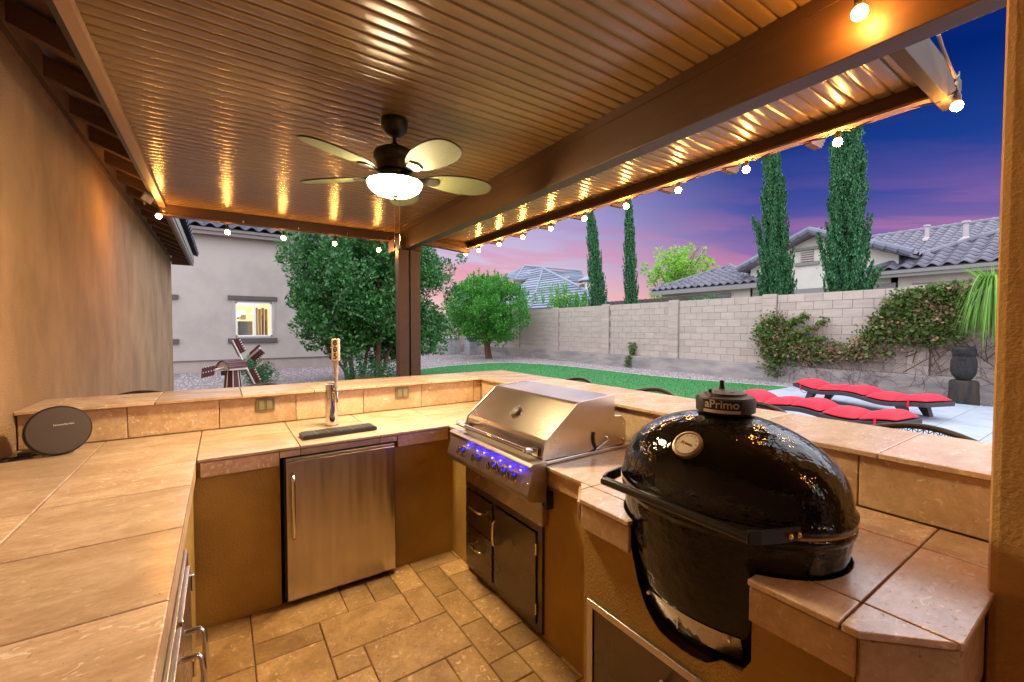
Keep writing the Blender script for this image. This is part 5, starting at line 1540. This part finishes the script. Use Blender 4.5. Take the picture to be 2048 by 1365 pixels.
lounger('farther red cushioned wicker sun lounger in front of the creeper', (10.95, 4.35, 0), (10.05, 1.95, 0))
lounger('nearer red cushioned wicker sun lounger, partly behind the cooker cap', (8.15, 4.18, 0), (7.75, 1.80, 0))

# =================================================================== CARVED OWL ON A STUMP
St = thing('wood_stump', 'dark upright log stump standing on gravel beside the deck edge', 'stump', (12.95, 2.18, 0))
mb = MB(); rings = []
for i, (r, z) in enumerate([(.235, -.01), (.232, .08), (.222, .28), (.222, .44), (.205, .485), (.19, .492)]): rings.append((r, z))
mb.lathe(rings, (0, 0, 0), 26)
mb.v = [(x * (1 + .05 * math.sin(3 * math.atan2(y, x)) + .03 * math.sin(7 * math.atan2(y, x))) + 12.95, y * (1 + .05 * math.sin(3 * math.atan2(y, x)) + .03 * math.sin(7 * math.atan2(y, x))) + 2.18, z) for x, y, z in mb.v]
mb.build('log', STUMPM, St, smooth=True, angle=50)
Ow = thing('owl_carving', 'dark carved wooden owl statue standing on the log stump', 'statue', (12.95, 2.18, .492))
mb = MB(); mb.lathe([(.10, .49), (.125, .52), (.155, .56), (.19, .64), (.20, .76), (.195, .88), (.178, .985), (.168, 1.00), (.182, 1.015), (.188, 1.06), (.185, 1.13), (.170, 1.175), (.13, 1.195), (.05, 1.20)], (0, 0, 0), 28)
mb.v = [(x * .92 + 12.95 + .0 * z, y * (1.0 + .03 * math.sin(z * 30)) + 2.18, z) for x, y, z in mb.v]
ob_ = mb.build('body', CARVED, Ow, smooth=True, angle=50)
for s in (-1, 1):
    mb = MB(); mb.lathe([(.05, 0), (.035, .045), (.004, .10)], (12.87, 2.18 + s * .135, 1.15), 8, M=Matrix.Rotation(R(-18 * s), 4, 'X')); mb.build('ear', CARVED, ob_)
    MB().lathe([(.050, -.01), (.052, .012), (.030, .018), (.028, .006)], (12.775, 2.18 + s * .070, 1.10), 16, M=Matrix.Rotation(R(-90), 4, 'Y')).build('eye', CARVED, ob_)
    mb = MB(); mb.lathe([(.02, -.20), (.07, -.12), (.085, 0), (.07, .12), (.02, .19)], (12.93, 2.18 + s * .165, .79), 12, .95, .45); mb.build('wing', CARVED, ob_, smooth=True)
mb = MB(); mb.lathe([(.022, 0), (.003, .045)], (12.775, 2.18, 1.085), 8, M=Matrix.Rotation(R(-125), 4, 'Y')); mb.build('beak', CARVED, ob_)
for k in range(4): 
    mb = MB(); mb.box((12.765 + .004 * k, 2.18 - .06 + (k % 2) * .01, .93 - k * .075), (12.79 + .004 * k, 2.18 + .06, .955 - k * .075)); mb.build('feather_row', CARVED, ob_)

# =================================================================== NEIGHBOURING HOUSES
Nh = thing('neighbour_house', 'white stucco house with a gable, louvred vent and grey barrel tile roofs beyond the wall', 'house', (21.5, 5, 0))
def poly3(name, pts, m, parent, t=.06):
    pts = [Vector(p) for p in pts]; n = (pts[1] - pts[0]).cross(pts[2] - pts[0]).normalized()
    if n.z < 0: n = -n
    N = len(pts)
    vs = pts + [p - n * t for p in pts]
    return MB().add(vs, [tuple(range(N)), tuple(range(2 * N - 1, N - 1, -1))] + [(i, i + N, (i + 1) % N + N, (i + 1) % N) for i in range(N)]).build(name, m, parent)
TB = mat('roof_underlay', (.20, .19, .22), .9)
NF = mat('neighbour_fascia', (.24, .235, .22), .8)
ME_N = s_tile('roof_tile', .40, .42, TILE_R, 'n', .03, 6)
# left low hipped wing
box('wall', (21.5, 10.9, -.1), (27, 16.05, 3.62), STUCCO_N, Nh)
eA, eB, ap = Vector((21, 10.42, 3.74)), Vector((21, 16.46, 3.74)), Vector((24.02, 13.44, 5.07))
poly3('roof_slope', [eA, eB, ap], TB, Nh); poly3('roof_slope', [eA, ap, (27.04, 10.42, 3.74)], TB, Nh); poly3('roof_slope', [eB, (27.04, 16.46, 3.74), ap], TB, Nh)
sl = (ap - Vector((21, 13.44, 3.74))); Ls = sl.length
roof_tiles(Nh, eA, (0, 1, 0), sl, 6.04, Ls, lambda s, t: min(s, 6.04 - s) > t * (3.02 / Ls) - .08, ME_N, .40, .36, lim=110)
sl2 = (ap - Vector((24.02, 10.42, 3.74)))
roof_tiles(Nh, eA, (1, 0, 0), sl2, 6.04, Ls, lambda s, t: min(s, 6.04 - s) > t * (3.02 / Ls) - .08, ME_N, .40, .36, single=False)
for p, q in ((eA, ap), (eB, ap)):
    for k in range(13): 
        c0 = p.lerp(q, k / 13); c1 = p.lerp(q, (k + 1.12) / 13); up = Vector((0, 0, .075))
        MB().tube([c0 + up, c1 + up * 1.35], [.115, .095], 8).build('ridge_tile', TILE_R, Nh)
MB().box((20.93, 10.36, 3.50), (21.0, 16.5, 3.72)).box((20.93, 10.36, 3.50), (27, 10.42, 3.72)).build('fascia', NF, Nh)
box('soffit', (21, 10.42, 3.56), (21.5, 16.4, 3.60), STUCCO_N, Nh)
box('lintel', (21.42, 11.95, 3.20), (21.5, 15.2, 3.38), NF, Nh)
MB().box((21.44, 11.98, 2.2), (21.5, 12.7, 3.20)).build('window', mat('window_teal', (.10, .22, .20), .1), Nh)
# gable
gy0, gy1, gp_ = 11.35, 4.95, 8.30
gz = 5.62; se = .425
mb = MB(); mb.prism([(11.0, -.1), (11.0, gz - (11.0 - gp_) * se - .02), (gp_, gz - .02), (5.45, gz - (gp_ - 5.45) * se - .02), (5.45, -.1)], 0, 21.5, 27.5); mb.build('wall', STUCCO_N, Nh)
for s, y_e in ((1, gy0), (-1, gy1)):
    z_e = gz - abs(y_e - gp_) * se
    poly3('roof_slope', [(21.0, gp_, gz + .10), (28, gp_, gz + .10), (28, y_e, z_e + .10), (21.0, y_e, z_e + .10)], TB, Nh, .10)
    v0 = Vector((20.94, y_e, z_e)); v1 = Vector((20.94, gp_, gz))
    mb = MB(); mb.add([v0, v1, v1 + Vector((0, 0, .13)), v0 + Vector((0, 0, .13)), v0 + Vector((.06, 0, 0)), v1 + Vector((.06, 0, 0)), v1 + Vector((.06, 0, .13)), v0 + Vector((.06, 0, .13))], [(0, 1, 2, 3), (4, 7, 6, 5), (0, 4, 5, 1), (3, 2, 6, 7), (0, 3, 7, 4), (1, 5, 6, 2)]); mb.build('bargeboard', NF, Nh)
    nT = 9
    for k in range(nT):
        c0 = v0.lerp(v1, (k - .04) / nT) + Vector((.0, 0, .16)); c1 = v0.lerp(v1, (k + 1.08) / nT) + Vector((.0, 0, .19))
        MB().tube([c0, c1], [.155, .13], 8).build('rake_tile', TILE_B if False else mat('rake_tile', (.17, .18, .24), .8, rand=.2), Nh)
    up = Vector((0, gp_ - y_e, gz - z_e))
    roof_tiles(Nh, (21.3, y_e, z_e + .10), (1, 0, 0), up, 6.4, up.length, lambda s_, t_: True, ME_N, .40, .36, single=False)
box('vent_trim', (21.40, 8.05, 5.03), (21.5, 9.05, 5.15), NF, Nh); box('vent_trim', (21.40, 8.07, 4.36), (21.5, 9.03, 4.50), NF, Nh)
box('vent_back', (21.47, 8.32, 4.50), (21.5, 8.78, 5.03), mat('vent_dark', (.20, .19, .18), .9), Nh)
for k in range(5): box('louvre', (21.43, 8.30, 4.545 + k * .10), (21.49, 8.80, 4.59 + k * .10), mat('louvre_cream', (.50, .44, .38), .8), Nh)
MB().box((21.38, 5.5, 3.06), (21.5, 10.85, 3.33)).build('lintel', NF, Nh)
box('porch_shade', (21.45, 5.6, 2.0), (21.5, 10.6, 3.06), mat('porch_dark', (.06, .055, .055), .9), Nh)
# right hipped wing (nearer)
box('wall', (21.5, -6, -.1), (27, 5.66, 3.62), STUCCO_N, Nh)
e0 = Vector((21, 6.20, 3.76)); slp = Vector((1, 0, .44)).normalized()
top = e0 + Vector((4.0, -4.0, 1.76)); e1 = Vector((21, -6, 3.76)); t1 = e1 + Vector((4.0, 0, 1.76))
poly3('roof_slope', [e0, top, t1, e1], TB, Nh)
poly3('roof_slope', [e0, (29, 6.2, 3.76), top + Vector((0.01, 0, 0))], TB, Nh)
Lr = math.hypot(4.0, 1.76); cosr = 4.0 / Lr
roof_tiles(Nh, e0, (0, -1, 0), slp, 9.0, Lr, lambda s, t: s > t * cosr - .08, ME_N, .40, .36, lim=150)
for k in range(14):
    c0 = e0.lerp(top, k / 14); c1 = e0.lerp(top, (k + 1.12) / 14); up = Vector((0, 0, .085))
    MB().tube([c0 + up, c1 + up * 1.3], [.125, .105], 8).build('ridge_tile', TILE_R, Nh)
MB().box((20.92, -6, 3.50), (21.0, 6.25, 3.74)).box((20.87, -6, 3.62), (20.92, 6.25, 3.74)).box((21, 6.2, 3.50), (27, 6.26, 3.72)).build('fascia', NF, Nh)
box('soffit', (21, -6, 3.56), (21.5, 6.2, 3.60), STUCCO_N, Nh)
MB().box((21.42, 3.45, 3.02), (21.5, 5.02, 3.26)).build('lintel', NF, Nh)
box('trim_stub', (21.40, 5.55, 3.02), (21.5, 5.95, 3.24), NF, Nh)
# main roof behind
poly3('roof_slope', [(23.2, 6.2, 4.05), (28.2, 8.4, 6.26), (28.2, -7, 6.26), (23.2, -7, 4.05)], TB, Nh)
Lm = math.hypot(5.0, 2.2)
roof_tiles(Nh, (23.2, 8.6, 4.05), (0, -1, 0), (5.0, 0, 2.2), 9.5, Lm, lambda s, t: s > 2.4 - t * .43, ME_N, .40, .36, single=False)
MB().tube([(28.25, 8.6, 6.33), (28.25, -7, 6.33)], .12, 8).build('ridge', TILE_R, Nh)
VP = mat('vent_pipe', (.42, .36, .38), .7)
for (x, y, z, s) in ((26.6, 5.78, 5.55, 1.0), (25.9, 4.42, 5.25, 1.15)):
    MB().lathe([(.22 * s, -.02), (.16 * s, .10), (.08 * s, .17), (.07 * s, .62 * s), (.12 * s, .64 * s), (.12 * s, .72 * s), (.02, .74 * s)], (x, y, z), 14).build('vent_pipe', VP, Nh)

# far two storey house at the left
Fh = thing('far_house', 'far house with steep blue-grey shingled hip roofs behind the citrus tree', 'house', (30, 33, 0))
PK = Vector((30, 38.2, 8.20)); F1 = Vector((26, 35.1, 3.55)); F2 = Vector((26, 24.1, 3.45)); G0 = Vector((33, 54.0, 4.73)); GT = Vector((32, 43.4, 8.56))
H0 = Vector((36, 59.4, 9.1)); H1 = Vector((31, 45.2, 7.70)); H2 = Vector((33.5, 46.7, 9.81)); I3 = Vector((31, 39.6, 7.21)); I4 = Vector((33.5, 35.8, 7.93)); I5 = Vector((31, 32.2, 6.2))
def shingled(name, pts, rows, parent):
    poly3(name, pts, SHING, parent, .05)
    a, b, c, d = [Vector(p) for p in pts]      # a-b eave, d-c ridge
    nrm = (b - a).cross(d - a).normalized(); nrm = nrm if nrm.z > 0 else -nrm
    mb = MB()
    for r in range(rows):
        t0, t1 = r / rows, (r + 1) / rows
        p0, p1 = a.lerp(d, t0), b.lerp(c, t0); q0, q1 = a.lerp(d, t1), b.lerp(c, t1)
        mb.add([p0 + nrm * .01, p1 + nrm * .01, p1 + nrm * .13, p0 + nrm * .13, q0 + nrm * .02, q1 + nrm * .02], [(0, 1, 2, 3), (3, 2, 5, 4), (0, 3, 4), (1, 5, 2)])
    kind(mb.build('shingle_course', SHING, parent), 'stuff')
shingled('roof_slope', [F1, F2, PK + Vector((.05, -.3, 0)), PK], 17, Fh)
shingled('roof_slope', [G0, F1, PK, GT], 15, Fh)
shingled('upper_slope', [H0, H1, H2, H2 + Vector((.5, 1.2, -.1))], 9, Fh)
shingled('upper_slope', [H1, I3, I4 + Vector((.3, 3.5, .4)), H2], 8, Fh)
shingled('upper_slope', [I3, I5, I4, I4 + Vector((.3, 3.5, .4))], 8, Fh)
for p, q in ((F1, PK), (F2, PK), (H1, H2), (H2, I4), (PK, GT)): MB().tube([p + Vector((0, 0, .1)), q + Vector((0, 0, .1))], .13, 6).build('ridge_cap', SHING, Fh)
box('wall', (26.8, 26, -.1), (33, 34.6, 3.4), STUCCO_N, Fh); box('upper_wall', (31.6, 36, 3), (34, 45.0, 7.3), mat('far_wall', (.50, .42, .36), .9), Fh)
box('upper_window', (31.5, 42.8, 6.3), (31.58, 43.6, 7.0), TRIM, Fh)
MB().box((30.9, 38.0, 7.35), (31.0, 45.4, 7.62)).box((25.93, 24.5, 3.20), (26.02, 35.3, 3.44)).build('eave_board', TRIM, Fh)
MB().lathe([(.95, 3.0), (.95, 6.0)], (28.4, 29.0, 0), 8).build('turret', STUCCO_N, Fh)
MB().lathe([(1.30, 5.92), (1.27, 6.0), (.05, 6.62)], (28.4, 29.0, 0), 8).build('turret_roof', SHING, Fh)
MB().lathe([(1.27, 5.84), (1.31, 5.91)], (28.4, 29.0, 0), 8).build('turret_eave', TRIM, Fh)
box('turret_window', (27.38, 28.9, 5.0), (27.46, 29.5, 5.6), TRIM, Fh)
# dark pergola between the cypresses
Dp = thing('dark_pergola', 'dark wooden pergola roof seen between the two slender cypresses', 'pergola', (20, 15.5, 0))
for k in range(14): box('rafter', (19.6, 14.0 + k * .36, 3.05), (21.4, 14.08 + k * .36, 3.22), TRIM, Dp)
MB().box((19.5, 13.9, 2.70), (19.62, 19.0, 3.04)).box((21.2, 13.9, 2.70), (21.32, 19.0, 3.04)).build('beam', TRIM, Dp)
for y in (14.3, 18.6): box('post', (19.5, y, 0), (19.62, y + .12, 2.7), STUCCO_N, Dp)
Ds = plant('bush_under_pergola', 'low green bush under the dark pergola above the wall', 'shrub', (17.5, 14.7, 0))
C, Rr = crown_centers(24, (17.5, 15.2, 2.5), (.5, .9, .45), .15, .3, .3, .4, 17)
Pn, On = clumps(C, Rr, 700); leaf_mesh('crown', Pn, .09, LEAF_B, Ds)
